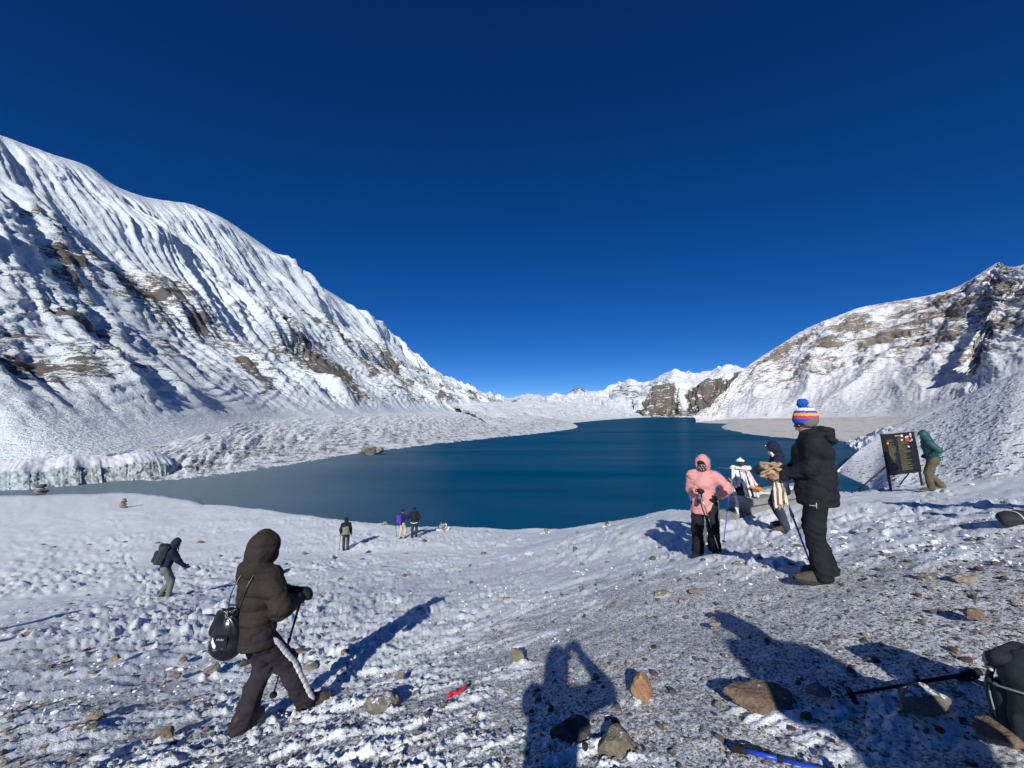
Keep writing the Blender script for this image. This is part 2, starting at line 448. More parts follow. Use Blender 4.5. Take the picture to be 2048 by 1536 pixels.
# ------------------------------------------------------------------ mountains
def mountain_mat(name, rockA, rockB, rockC, scale, snow=(.75, .785, .81), stripe=None, grit=0.0):
    """snow over rock; the mesh attribute 'rock' says where the rock shows"""
    m, nt, b = new_mat(name)
    tc = nd(nt, "ShaderNodeTexCoord"); co = tc.outputs["Object"]
    at_ = nd(nt, "ShaderNodeAttribute", attribute_name="rock")
    n1 = noise_node(nt, co, 1.0 / scale, 6.0, 0.62)
    mp = nd(nt, "ShaderNodeMapping"); mp.inputs["Rotation"].default_value = stripe or (0.35, 0.2, 0.0); mp.inputs["Scale"].default_value = (0.35, 0.35, 1.9)
    nt.links.new(co, mp.inputs["Vector"])
    n2 = noise_node(nt, mp.outputs[0], 3.0 / scale, 5.0, 0.65)
    n3 = noise_node(nt, co, 8.0 / scale, 5.0, 0.68)
    r = mathn(nt, 'ADD', at_.outputs["Fac"], mathn(nt, 'MULTIPLY', mathn(nt, 'SUBTRACT', n1.outputs[0], 0.5), 0.9))
    r = mathn(nt, 'ADD', r, mathn(nt, 'MULTIPLY', mathn(nt, 'SUBTRACT', n2.outputs[0], 0.5), 2.6))
    r = mathn(nt, 'ADD', r, mathn(nt, 'MULTIPLY', mathn(nt, 'SUBTRACT', n3.outputs[0], 0.5), 1.1 + grit))
    mask = mathn(nt, 'MULTIPLY', mathn(nt, 'SUBTRACT', r, 0.5), 5.5, clamp=True)
    rc = ramp(nt, n2.outputs[0], [(0.25, rockA), (0.5, rockB), (0.75, rockC)])
    rc2 = mixc(nt, mathn(nt, 'MULTIPLY', n3.outputs[0], 0.6), rc.outputs[0], rockA)
    col = mixc(nt, mask, snow, rc2)
    nt.links.new(col, b.inputs["Base Color"])
    b.inputs["Roughness"].default_value = 0.85
    b.inputs["Specular IOR Level"].default_value = 0.2
    bp = nd(nt, "ShaderNodeBump"); bp.inputs["Strength"].default_value = 0.85; bp.inputs["Distance"].default_value = scale * 0.12
    nt.links.new(mathn(nt, 'ADD', n3.outputs[0], mathn(nt, 'MULTIPLY', n2.outputs[0], 1.2)), bp.inputs["Height"])
    nt.links.new(bp.outputs[0], b.inputs["Normal"])
    return m

def range_mesh(name, crest, foot, ns, nu, profile, disp, mat, back=0.5, nback=24, back_dir=None, u_of=None, kind="structure", label=None, skirt=0.12):
    """a mountain side ruled between a crest line and a foot line, displaced along its own normal; a back slope closes it behind
    disp(L, D, u, P) -> (height along normal, rock amount); L metres along the foot of the range, D metres down the slope"""
    C = polyline(crest, ns); Fo = polyline(foot, ns)
    u = np.linspace(0, 1, nu) if u_of is None else u_of(np.linspace(0, 1, nu))
    pr = profile(u)                                  # 1 at crest .. 0 at foot
    P = C[:, None, :] * (1 - u)[None, :, None] + Fo[:, None, :] * u[None, :, None]
    P[..., 2] = Fo[:, None, 2] + (C[:, None, 2] - Fo[:, None, 2]) * pr[None, :]
    mid = 0.5 * (C + Fo)
    L = np.concatenate([[0], np.cumsum(np.hypot(*np.diff(mid[:, :2], axis=0).T))])[:, None] + np.zeros(nu)[None, :]
    slope = np.linalg.norm(C - Fo, axis=1)[:, None]
    D = slope * u[None, :]
    dS = np.gradient(P, axis=0); dU = np.gradient(P, axis=1)
    N = np.cross(dU, dS); N /= np.maximum(np.linalg.norm(N, axis=-1, keepdims=True), 1e-9)
    N *= np.where(N[..., 2:3] < 0, -1, 1)
    h, rock = disp(L, D, u[None, :] + np.zeros_like(L), P)
    P = P + N * h[..., None]
    # back slope
    bdir = C - Fo; bdir[:, 2] = 0; bdir /= np.linalg.norm(bdir, axis=1, keepdims=True)
    hgt = np.maximum(C[:, 2] - LAKE_Z, 5.0)
    k = (np.linspace(1, 0, nback, endpoint=False) ** 2)[None, :, None]
    B = P[:, :1, :] + bdir[:, None, :] * (k * hgt[:, None, None] * (1 / max(back, 0.05)))
    B[..., 2] = P[:, :1, 2] - (k[..., 0] * (hgt * 1.05)[:, None])
    # the foot runs on under the ground in front of it
    kk = np.array([.3, .7, 1.0])[None, :, None] * skirt * np.linalg.norm(Fo, axis=1)[:, None, None]
    S = P[:, -1:, :] - bdir[:, None, :] * kk
    S[..., 2] = P[:, -1:, 2] - kk[..., 0] * 0.25
    allP = np.concatenate([B, P, S], axis=1)
    rk = np.concatenate([np.repeat(rock[:, :1], nback, 1), rock, np.repeat(rock[:, -1:], 3, 1)], axis=1)
    n, m = allP.shape[:2]
    F = grid_faces(n, m)
    me = raw_mesh(name, allP.reshape(-1, 3), F, True, {"rock": rk})
    o = link(name, me, mat); tag(o, label, kind=kind)
    return o

# --- the long snow wall on the left
LX = -1400.0
_cr = [(-1500, -420, LX), (-1100, -230, LX), (-800, -100, LX), (-420, 110, LX), (-200, 198, LX), (-90, 232, LX), (0, 270, LX), (90, 305, LX), (175, 333, LX), (230, 372, LX), (290, 394, LX), (345, 404, LX), (385, 411, LX),
       (450, 440, LX), (520, 486, LX), (580, 530, LX), (640, 572, LX), (700, 610, LX), (760, 655, -1350), (800, 690, -1220), (830, 715, -1080), (870, 742, -920), (900, 765, -780), (940, 778, -560), (975, 790, -380), (1010, 800, -110), (1030, 806, 60)]
_ft = [(-900, 1000, 120), (-400, 962, 165), (-60, 936, 200), (150, 905, 228), (330, 870, 320), (430, 853, 430), (540, 840, 720), (600, 835, 880), (650, 832, 1000), (690, 831, 1120), (720, 830, 1300), (755, 829, 1500), (790, 828, 1700),
       (820, 827, 2000), (850, 826, 2300), (880, 825, 2600), (900, 824, 2850), (920, 823, 3050), (945, 821, 3300), (955, 820.5, 3500), (965, 820, 3700), (978, 819, 3900), (990, 818, 4200), (1000, 817, 4500), (1010, 815, 4900), (1022, 813, 5400), (1032, 812, 5800)]
crest_l = [at_x(*p) for p in _cr]
foot_l = [at(*p) for p in _ft]
def disp_left(L, D, u, P):
    wl = L + 34 * noise2(L / 300, D / 520, 1) + 11 * noise2(L / 80, D / 160, 2) + 1.6 * noise2(L / 22, D / 40, 14)
    sc = np.clip(P[..., 1] / 1500, 0.6, 1.15)
    top = sstep(0.0, 0.08, u)
    env = (0.35 + 0.65 * sstep(-0.35, 0.35, noise2(L / 420, D / 340, 3))) * sstep(1.0, 0.80, u) * (0.06 + 0.94 * top)
    big = ridged(wl / 250, D / 2600 + 4, 1, 4) * 30
    med = ridged(wl / 84, D / 760, 2, 5, .5) * 30
    sml = ridged(wl / 31, D / 280, 3, 15, .5) * 11 * (0.4 + sstep(-.3, .4, noise2(L / 210, D / 160, 16)))
    flut = (1 - 2 * np.abs(noise2(wl / 13, D / 170, 6))) * (3.8 * sstep(0.62, 0.25, u) + 2.2) + (1 - 2 * np.abs(noise2(wl / 7.5, D / 110, 17))) * 1.7
    serac = np.maximum(0, fbm(L / 42, D / 30, 3, 7) - 0.1) * 11 * sstep(0.15, .55, noise2(L / 330, D / 230, 19)) * sstep(0.85, 0.5, u) * top
    crag = fbm(L / 22, D / 60, 5, 8, .6) * 3.2
    strata = (((D * .8 + .55 * L + 30 * noise2(L / 160, D / 160, 9)) / 30) % 1) ** 2 * 6.5 * sstep(.2, .45, u) * sstep(-.4, .3, noise2(L / 150, D / 120, 22))
    h = env * ((big + med) * sc + sml * np.clip(sc, .6, 1.6)) + (flut + crag + strata) * sstep(1.0, 0.85, u) * top * np.clip(sc, .6, 1.3) + serac + 1.4 * fbm(L / 13, D / 20, 2, 10) * sstep(1.0, .93, u) * top
    cone = np.maximum(0, 1 - 2 * np.abs(noise2(L / 170, 0 * L + .4, 20))) * 16 * np.exp(-((u - .88) / .10) ** 2)
    h = h + cone * np.clip(sc, .3, 1.2)
    # rock shows on the lower two thirds, on the ribs, in irregular patches
    patch = fbm(L / 300 + 2, D / 330, 3, 12)
    low = sstep(0.16, 0.46, u) * sstep(1.0, 0.88, u)
    rib = (med / 30 + sml / 12) * .5
    rock = -0.55 + low * (0.75 + 0.60 * patch + 0.26 * rib) - 0.10 * sstep(1300, 700, P[..., 1]) + 0.55 * sstep(0.3, 0.6, noise2(L / 110, D / 80, 13)) * sstep(.1, .3, u) * sstep(.97, .84, u)
    return h, rock
m_left = mountain_mat("snow_face_rock", (.085, .075, .07), (.17, .145, .125), (.25, .21, .17), 30.0, snow=(.71, .765, .79))
range_mesh("snow_mountain", crest_l, foot_l, 690, 385, lambda u: 0.62 * (1 - u) ** 1.15 + 0.38 * (1 - u) ** 2.2, disp_left, m_left, back=0.6, skirt=0.07, label="long fluted snow mountain wall rising left of the lake")

# --- moraine shelf between the wall and the lake
_mt = [(-300, 945, 170), (-60, 928, 205), (120, 905, 235), (300, 874, 320), (430, 853, 440), (540, 841, 720), (650, 834, 1000), (750, 830, 1450), (850, 827, 2250), (930, 823, 3000), (985, 818, 4000), (1040, 814, 4700)]
_ms = [(-300, 950, 150), (-60, 946, 165), (180, 930, 196), (345, 968), (450, 957), (600, 936), (740, 912), (900, 892), (1010, 880), (1100, 869), (1162, 857), (1150, 848)]
crest_m = [at(a, b, c) * np.array([1.12, 1.12, 1.0]) - np.array([0, 0, .5]) for a, b, c in _mt]
foot_m = [at(*q) if len(q) == 3 else at_z(q[0], q[1], LAKE_Z - 0.6) for q in _ms]
def disp_mor(L, D, u, P):
    s = np.clip(P[..., 1] / 320, 0.35, 3.0)
    h = (fbm(L / 70, D / 70, 3, 51) * 2.2 + np.maximum(0, ridged(L / 26, D / 20, 3, 52)) * 1.3) * s ** 0.6
    bank = sstep(0.62, 0.78, u) * sstep(1.0, 0.93, u)
    h = h * sstep(0.0, 0.1, u) * sstep(1.0, 0.8, u) + bank * (1 - 2 * np.abs(noise2(L / 13 + D / 60, D / 90, 53))) * 0.28 * s ** 0.5 + 0.35 * fbm(L / 5, D / 5, 3, 54) * sstep(1.0, .97, u)
    rock = 0.26 + 0.30 * noise2(L / 60, D / 25, 55) + 0.16 * bank + 0.18 * sstep(-.2, .6, noise2(L / 9, D / 9, 56))
    return h, rock
m_mor = mountain_mat("moraine", (.10, .095, .09), (.20, .19, .18), (.30, .28, .26), 9.0, grit=0.7)
range_mesh("moraine_shelf", crest_m, foot_m, 430, 165, lambda u: np.where(u < 0.66, 1 - 0.42 * (u / 0.66), 0.58 * (1 - (u - 0.66) / 0.34) ** 1.15), disp_mor, m_mor, back=3.0, nback=3, u_of=lambda t: 1 - (1 - t) ** 1.15, label="hummocky snow-dusted moraine shelf along the left shore")

# --- valley head beyond the lake
crest_v = [at(*p) for p in [(900, 812, 4200), (960, 809, 3900), (1010, 804, 3700), (1060, 807, 3500), (1110, 806, 3400), (1160, 808, 3400), (1215, 812, 3300), (1265, 822, 3200), (1330, 831, 3100)]]
foot_v = [at_z(a, b, LAKE_Z - 0.6) for a, b in [(1020, 870), (1060, 860), (1100, 853), (1128, 848), (1160, 845), (1200, 841), (1240, 838), (1290, 835), (1340, 834)]]
def disp_v(L, D, u, P):
    h = (fbm(L / 260, D / 260, 3, 61) * 15 + np.maximum(0, ridged(L / 110, D / 150, 3, 62)) * 10) * sstep(0, .12, u) * sstep(1, .8, u)
    return h, 0.10 + 0.30 * noise2(L / 200, D / 90, 63) + 0.25 * sstep(0.1, 0.6, noise2(L / 45, D / 60, 64))
m_far = mountain_mat("far_moraine", (.11, .10, .10), (.19, .18, .175), (.28, .265, .25), 40.0, grit=.3)
range_mesh("valley_head", crest_v, foot_v, 180, 80, lambda u: (1 - u) ** 1.0, disp_v, m_far, back=1.0, nback=4, label="low snowy moraine hills at the far end of the lake")

# --- far white peaks
crest_w = [at(*p) for p in [(940, 800, 11000), (1000, 805, 11000), (1030, 800, 11500), (1057, 793, 12000), (1066, 796, 12000), (1078, 792, 12000), (1092, 800, 12000), (1100, 792, 11500), (1108, 789, 11500), (1122, 792, 11500), (1138, 796, 11000), (1170, 806, 11000)]]
foot_w = [at(px, 818, 7600) for px in (930, 990, 1020, 1045, 1058, 1070, 1085, 1097, 1110, 1125, 1140, 1175)]
def disp_w(L, D, u, P):
    return (ridged(L / 700 + noise2(L / 900, D / 900, 73), D / 2200, 3, 71) * 90 + fbm(L / 200, D / 200, 3, 72) * 25) * sstep(0, .1, u) * sstep(1, .8, u), -0.2 + 0.5 * sstep(.15, .6, u) + 0.3 * noise2(L / 400, D / 400, 74)
m_peak = mountain_mat("far_peak_rock", (.10, .10, .11), (.17, .165, .165), (.24, .23, .22), 160.0)
range_mesh("far_white_peaks", crest_w, foot_w, 150, 50, lambda u: (1 - u) ** 1.2, disp_w, m_peak, label="tiny white peaks on the far horizon")

# --- dark pyramid and the brown-snow ridge behind the cliffs
crest_p = [at(*p) for p in [(1120, 812, 6000), (1138, 800, 6000), (1147, 791, 6000), (1159, 779, 6000), (1170, 786, 5900), (1190, 788, 5700), (1212, 785, 5500), (1230, 775, 5300), (1246, 767, 5200), (1262, 761, 5000), (1280, 764, 5000), (1298, 766, 5000), (1330, 775, 5000), (1380, 790, 5000)]]
foot_p = [at(px, py, Y) for px, py, Y in [(1105, 816, 4300), (1125, 816, 4200), (1138, 817, 4100), (1150, 818, 4000), (1164, 819, 3900), (1182, 820, 3800), (1200, 822, 3700), (1222, 823, 3600), (1240, 824, 3500), (1260, 826, 3400), (1280, 827, 3400), (1300, 828, 3400), (1340, 828, 3400), (1380, 828, 3400)]]
def disp_p(L, D, u, P):
    h = (ridged(L / 330 + noise2(L / 400, D / 500, 83), D / 1400, 3, 81) * 55 + fbm(L / 110, D / 110, 3, 82) * 16) * sstep(0, .1, u) * sstep(1, .8, u)
    x = P[..., 0] / P[..., 1] * FPX + 1024
    pyr = np.exp(-((x - 1157) / 13) ** 2) * sstep(.5, .15, u) * 1.1
    brown = np.exp(-((L - L.max() * .66) / 420) ** 2) * np.exp(-((u - .45) / .28) ** 2) * 0.75
    return h, -0.12 + pyr + brown + 0.30 * noise2(L / 230, D / 330, 84)
m_pyr = mountain_mat("ridge_rock", (.08, .07, .062), (.155, .135, .115), (.22, .195, .165), 90.0)
range_mesh("brown_snow_ridge", crest_p, foot_p, 200, 90, lambda u: 0.75 * (1 - u) + .25 * (1 - u) ** 2, disp_p, m_pyr, label="snowy ridge with a dark pyramid summit at the valley head")

# --- snow mountain behind the cliffs
crest_s = [at(*p) for p in [(1270, 790, 5000), (1300, 768, 4800), (1325, 752, 4600), (1349, 741, 4400), (1366, 745, 4400), (1388, 749, 4400), (1420, 744, 4300), (1445, 738, 4200), (1470, 735, 4100), (1500, 737, 4000), (1560, 736, 4000), (1640, 735, 4000)]]
foot_s = [at(px, 822, Y) for px, Y in [(1270, 3300), (1296, 3200), (1318, 3150), (1338, 3100), (1355, 3100), (1375, 3050), (1405, 3000), (1430, 2900), (1460, 2800), (1500, 2800), (1560, 2800), (1640, 2800)]]
def disp_s(L, D, u, P):
    h = (ridged(L / 260 + noise2(L / 300, D / 300, 93), D / 700, 3, 91) * 42 + fbm(L / 90, D / 80, 3, 92) * 16) * sstep(0, .1, u)
    return h, -0.22 + 0.42 * noise2(L / 170, D / 120, 94) + 0.22 * ridged(L / 120, D / 240, 2, 95)
range_mesh("snow_dome", crest_s, foot_s, 180, 90, lambda u: (1 - u) ** 0.9, disp_s, m_pyr, label="rounded snow mountain behind the brown cliffs")

# --- brown cliffs at the far shore
crest_c = [at(*p) for p in [(1280, 834, 2950), (1290, 822, 2900), (1299, 800, 2900), (1310, 778, 2900), (1322, 768, 2900), (1343, 768, 2950), (1358, 782, 2900), (1374, 790, 2850), (1392, 786, 2800), (1408, 768, 2750), (1422, 759, 2700), (1438, 757, 2700), (1456, 763, 2650), (1472, 753, 2600), (1490, 741, 2550), (1530, 720, 2500)]]
foot_c = [at_z(px, 834.2 + max(0, (px - 1400)) * 0.012, LAKE_Z - 1) for px in (1284, 1290, 1298, 1306, 1318, 1340, 1358, 1374, 1392, 1408, 1420, 1434, 1448, 1462, 1480, 1520)]
foot_c = [f * (c[1] - 190) / f[1] * np.array([1, 1, 0]) + np.array([0, 0, LAKE_Z - 1]) for f, c in zip(foot_c, crest_c)]
def disp_c(L, D, u, P):
    wl = L + 26 * noise2(L / 90, D / 120, 103)
    h = (ridged(wl / 110, D / 500, 3, 101) * 34 + ridged(wl / 38, D / 500, 2, 104) * 10 + fbm(L / 36, D / 40, 3, 102) * 6) * sstep(0, .12, u) * sstep(1, .85, u)
    x = P[..., 0] / P[..., 1] * FPX + 1024
    gap = np.exp(-((x - 1364 - (u - .3) * 26 + 9 * noise2(L / 60, D / 60, 106)) / 11) ** 2) * sstep(1.0, .5, u) * 0.85
    top = sstep(.2, .02, u) * .5
    return h, 0.92 - gap - top + 0.36 * fbm(L / 60, D / 60, 3, 105) - 0.4 * sstep(.9, 1.0, u)
m_cliff = mountain_mat("brown_cliff_rock", (.075, .065, .055), (.165, .14, .115), (.28, .235, .18), 40.0, stripe=(1.2, 0.3, 0.2))
range_mesh("brown_cliffs", crest_c, foot_c, 240, 100, lambda u: 1 - sstep(0, 1, u) * .25 - .75 * u, disp_c, m_cliff, back=0.7, label="brown rock cliffs dropping to the far shore")

# --- the large hill on the right
_rc = [(1395, 840, 1500), (1440, 800, 1560), (1468, 765, 1620), (1490, 740, 1650), (1524, 712, 1640), (1560, 690, 1600), (1600, 664, 1560), (1640, 645, 1500), (1680, 630, 1440), (1720, 615, 1400), (1785, 603, 1330), (1850, 592, 1260), (1900, 579, 1200), (1940, 560, 1150), (1980, 534, 1100), (1998, 525, 1080),
       (2020, 534, 1000), (2060, 524, 940), (2150, 480, 860), (2350, 400, 760), (2700, 300, 640)]
crest_r = [at(*p) for p in _rc]
_rf = [(1392, 846, 1200), (1425, 841, 1330), (1445, 839, 1330), (1462, 838.5, 1300), (1490, 838, 1250), (1520, 837.5, 1210), (1555, 837, 1170), (1590, 837, 1120), (1630, 836, 1070), (1670, 836, 1010), (1715, 835, 950), (1765, 834, 890), (1810, 833, 830), (1850, 832, 780), (1890, 832, 730), (1920, 832, 690),
       (1950, 832, 660), (2000, 832, 620), (2090, 832, 560), (2280, 832, 470), (2600, 832, 380)]
foot_r = [at(*p) for p in _rf]
def disp_r(L, D, u, P):
    wl = L + 30 * noise2(L / 160, D / 140, 113)
    rel = sstep(0, .08, u) * sstep(1, .84, u)
    # rock bands run along the slope: ledges in the upper half, scree fans below
    bandc = u + 0.10 * noise2(L / 240, D / 200, 114) + 0.00012 * L
    ledge = (np.abs((bandc * 7.0) % 1 - 0.5) * 2 - 0.5) * (17 - 9 * sstep(L.max() * .45, L.max() * .7, L)) * sstep(.72, .5, u) * (0.3 + sstep(-.2, .4, noise2(L / 170, D / 90, 118)))
    h = (ridged(wl / 170, D / 420, 2, 111) * 11 + fbm(L / 60, D / 45, 5, 112, .58) * 11 * sstep(.8, .5, u) + ledge + ridged(L / 15, D / 420, 2, 116) * 0.9) * rel + fbm(L / 14, D / 14, 3, 119) * 1.3 * sstep(1, .9, u)
    top = sstep(0.66, 0.40, u + 0.16 * noise2(L / 140, D / 140, 115)) * sstep(0.0, 0.16, u)
    right = sstep(L.max() * .18, L.max() * .55, L)
    rock = 0.16 + top * (0.24 + 0.26 * right) + (0.52 * fbm(L / 150, D / 30, 3, 117) + 0.42 * noise2(L / 70, D / 60, 120)) * sstep(.9, .55, u) + 0.07 * sstep(.5, .8, u)
    return h, rock
m_right = mountain_mat("grey_tan_rock", (.13, .115, .10), (.26, .215, .175), (.40, .31, .225), 22.0, snow=(.74, .74, .755), stripe=(0.5, -0.25, 0.3), grit=.45)
range_mesh("rocky_hill", crest_r, foot_r, 380, 240, lambda u: 0.78 * (1 - u) + 0.22 * (1 - u) ** 2, disp_r, m_right, back=0.6, label="large grey and tan rocky hill dusted with snow on the right")

# --- the nearer rock buttress at the right edge
crest_b = [at(*p) for p in [(1925, 722, 820), (1948, 690, 850), (1968, 655, 875), (1995, 610, 900), (2022, 575, 920), (2048, 548, 930), (2090, 515, 910), (2180, 470, 870), (2400, 380, 800)]]
foot_b = [at(*p) for p in [(1905, 740, 800), (1922, 745, 800), (1945, 750, 795), (1970, 760, 780), (2000, 765, 760), (2035, 770, 740), (2080, 770, 720), (2200, 770, 680), (2450, 770, 620)]]
def disp_b(L, D, u, P):
    h = (ridged(L / 60, D / 50, 3, 121) * 4 + fbm(L / 25, D / 20, 3, 122) * 5 + np.abs(((P[..., 2] + .25 * P[..., 0]) / 17 + noise2(L / 60, D / 50, 124)) % 1 - .5) * 5) * sstep(0, .1, u)
    return h, 0.60 + 0.35 * noise2(L / 45, D / 30, 123) - 0.25 * sstep(.6, 1, u)
range_mesh("rock_buttress", crest_b, foot_b, 140, 90, lambda u: 1 - sstep(0, 1, u) * .4 - .6 * u, disp_b, m_right, back=1.6, skirt=0.012, label="layered grey rock buttress high at the right edge")

# --- pale sand flat and spits on the right shore
foot_d = [at_z(a, b, LAKE_Z - 0.5) for a, b in [(1402, 845.5), (1420, 847.5), (1452, 848.5), (1436, 856), (1455, 865), (1500, 875), (1560, 880), (1620, 884), (1700, 889), (1760, 893), (1850, 900)]]
crest_d = [at(*p) + np.array([0, 6, .8]) for p in [(1392, 845, 1215), (1425, 841, 1340), (1462, 838.5, 1310), (1490, 838, 1260), (1530, 837, 1200), (1590, 837, 1130), (1640, 836, 1060), (1700, 835, 970), (1770, 834, 880), (1850, 832, 780), (1950, 832, 660)]]
def disp_d(L, D, u, P):
    return fbm(L / 50, D / 30, 3, 131) * 0.5 * sstep(1, .9, u), 0.26 + 0.30 * np.exp(-((u - .12) / .12) ** 2) + 0.10 * noise2(L / 120, D / 14, 132) - 0.3 * sstep(.93, .98, u)
m_sand = mountain_mat("dusted_sand_flat", (.36, .33, .31), (.42, .39, .365), (.48, .44, .41), 30.0, snow=(.66, .63, .60))
range_mesh("sand_flat", crest_d, foot_d, 240, 80, lambda u: (1 - u) ** 1.25, disp_d, m_sand, back=3, nback=3, label="pale flat delta with pointed spits on the right shore")

# --- the near scree slope on the right
crest_n = [at(*p) for p in [(1673, 943, 199), (1690, 926, 206), (1712, 906, 214), (1740, 886, 226), (1775, 864, 238), (1825, 838, 248), (1885, 809, 250), (1925, 793, 246), (1960, 777, 240), (2010, 757, 232), (2060, 735, 228), (2160, 705, 228), (2330, 700, 230), (2700, 700, 235)]]
foot_n = [at_z(1674, 942, LAKE_Z - .5), at_z(1680, 950, LAKE_Z - .5), at_z(1693, 957, LAKE_Z - .5), at_z(1715, 968, LAKE_Z - .5), at_z(1738, 982, LAKE_Z - .5)] + [at(*p) for p in [(1775, 1008, 122), (1810, 1020, 116), (1845, 1022, 111), (1880, 1020, 107), (1920, 1015, 103), (1965, 1010, 99), (2040, 1000, 96), (2150, 985, 93), (2400, 960, 90)]]
def disp_n(L, D, u, P):
    sx, sy = P[..., 0] / 1.5, P[..., 1] / 2.4
    st = np.maximum(0, noise2(sx, sy, 145) - .30) + .6 * np.maximum(0, noise2(sx * 2.1, sy * 2.1, 146) - .3)
    h = fbm(L / 40, D / 60, 2, 141) * 0.9 + fbm(P[..., 0] / 4, P[..., 1] / 4, 3, 143) * 0.22 + st * 1.1
    h = h * sstep(1.0, .9, u) * (0.3 + .7 * sstep(0, .08, u)) * sstep(0, 40, L)
    return h, 0.10 + 0.20 * noise2(L / 30, D / 18, 144) + 2.2 * st
m_scree = mountain_mat("snowy_scree", (.09, .085, .085), (.16, .15, .145), (.25, .235, .22), 2.6, snow=(.80, .82, .85), grit=.4)
range_mesh("scree_slope", crest_n, foot_n, 380, 230, lambda u: 0.9 * (1 - u) + .1 * (1 - u) ** 2, disp_n, m_scree, back=0.5, u_of=lambda t: 1 - (1 - t) ** 1.0, label="near snow-dusted scree slope rising at the right behind the sign")

crest_k = [at(*p) for p in [(1688, 886, 425), (1702, 880, 415), (1725, 872, 400), (1760, 858, 380), (1800, 846, 360), (1850, 826, 340), (1920, 800, 330)]]
foot_k = [at_z(a, b, LAKE_Z - .5) for a, b in [(1690, 889), (1700, 896), (1712, 905), (1735, 915), (1760, 925), (1800, 930), (1860, 935)]]
def disp_k(L, D, u, P):
    h = (fbm(L / 22, D / 30, 3, 151) * 1.6 + ridged(L / 12, D / 50, 2, 152) * 1.2) * sstep(1, .9, u) * sstep(0, .1, u)
    return h, 0.16 + 0.3 * noise2(L / 20, D / 12, 154)
range_mesh("scree_spur", crest_k, foot_k, 160, 90, lambda u: 1 - u, disp_k, m_scree, back=0.6, label="grey scree spur entering the lake behind the near slope")

# ------------------------------------------------------------------ glacier front on the left shore
def ice_cliff():
    base = [at_z(a, b, LAKE_Z - 1) for a, b in [(-260, 1000), (-60, 990), (0, 986), (45, 985), (90, 981), (140, 976), (190, 972), (230, 969), (275, 965), (320, 960), (352, 952)]]
    top = [at(a, b, p[1] + 6) for (a, b), p in zip([(-260, 948), (-60, 946), (0, 944), (45, 942), (90, 942), (140, 932), (185, 932), (230, 934), (275, 927), (315, 923), (352, 930)], base)]
    C = polyline(top, 320); Fo = polyline(base, 320)
    u = np.linspace(0, 1, 50)
    lip = np.clip((u - .22) / .78, 0, 1)
    P = C[:, None, :] * (1 - lip)[None, :, None] + Fo[:, None, :] * lip[None, :, None]
    L = np.concatenate([[0], np.cumsum(np.hypot(*np.diff(Fo[:, :2], axis=0).T))])[:, None] + 0 * u[None, :]
    t = np.clip((.22 - u) / .22, 0, 1)[None, :, None]
    nrm = C - Fo; nrm[:, 2] = 0; nrm = np.array([-0.75, 0.66, 0])[None, :] + 0 * nrm
    P = P + nrm[:, None, :] * t * 26 + np.array([0, 0, 1.0])[None, None, :] * t * 3.2
    z = P[..., 2]
    blk = np.round(noise2(L / 17, 0 * L + .3, 201) * 2.2) * 2.2 + np.round(noise2(L / 5.5, 0 * L + .7, 204) * 2) * .6
    d = blk + fbm(L / 4.0, z / 3.2, 4, 203, .6) * 1.3
    P = P - np.array([-0.75, 0.66, 0])[None, None, :] * (d * sstep(0.0, 0.3, u)[None, :])[..., None]
    topz = (noise2(L / 11, 0 * L, 207) * 1.5 + np.abs(noise2(L / 3.5, 0 * L, 208)) * .7) * np.exp(-((u - .2) / .12) ** 2)[None, :]
    P[..., 2] += topz + fbm(P[..., 0] / 3, P[..., 1] / 3, 2, 209) * .5 * sstep(.22, .1, u)[None, :]
    snowt = sstep(.27, .17, u + .05 * noise2(L / 2.0, z / 2, 210))
    me = raw_mesh("glacier_front", P.reshape(-1, 3), grid_faces(320, 50), True, {"dirt": (np.clip(noise2(L / 40, z / 30, 206) * .4 + .12 + .6 * np.exp(-((L - L.max() * .74) / 26) ** 2), 0, 1) * sstep(.16, .3, u)[None, :]), "topsnow": snowt + 0 * L})
    m, nt, b = new_mat("glacier_ice")
    tc = nd(nt, "ShaderNodeTexCoord"); at_ = nd(nt, "ShaderNodeAttribute", attribute_name="dirt")
    mp = nd(nt, "ShaderNodeMapping"); mp.inputs["Scale"].default_value = (.5, .5, .30); nt.links.new(tc.outputs["Object"], mp.inputs[0])
    n = noise_node(nt, mp.outputs[0], .9, 5, .65); n2 = noise_node(nt, tc.outputs["Object"], .35, 4)
    ice = ramp(nt, n2.outputs[0], [(.3, (.16, .22, .26)), (.5, (.32, .41, .45)), (.7, (.58, .65, .69))])
    dirt = ramp(nt, n.outputs[0], [(.3, (.11, .11, .105)), (.5, (.33, .33, .30)), (.7, (.56, .56, .53))])
    at2 = nd(nt, "ShaderNodeAttribute", attribute_name="topsnow")
    nt.links.new(mixc(nt, at2.outputs["Fac"], mixc(nt, at_.outputs["Fac"], ice.outputs[0], dirt.outputs[0]), (.78, .80, .83)), b.inputs["Base Color"])
    b.inputs["Roughness"].default_value = .55
    o = link("glacier_front", me, m); tag(o, "low grey-blue glacier ice cliff at the left end of the lake", kind="structure")
ice_cliff()

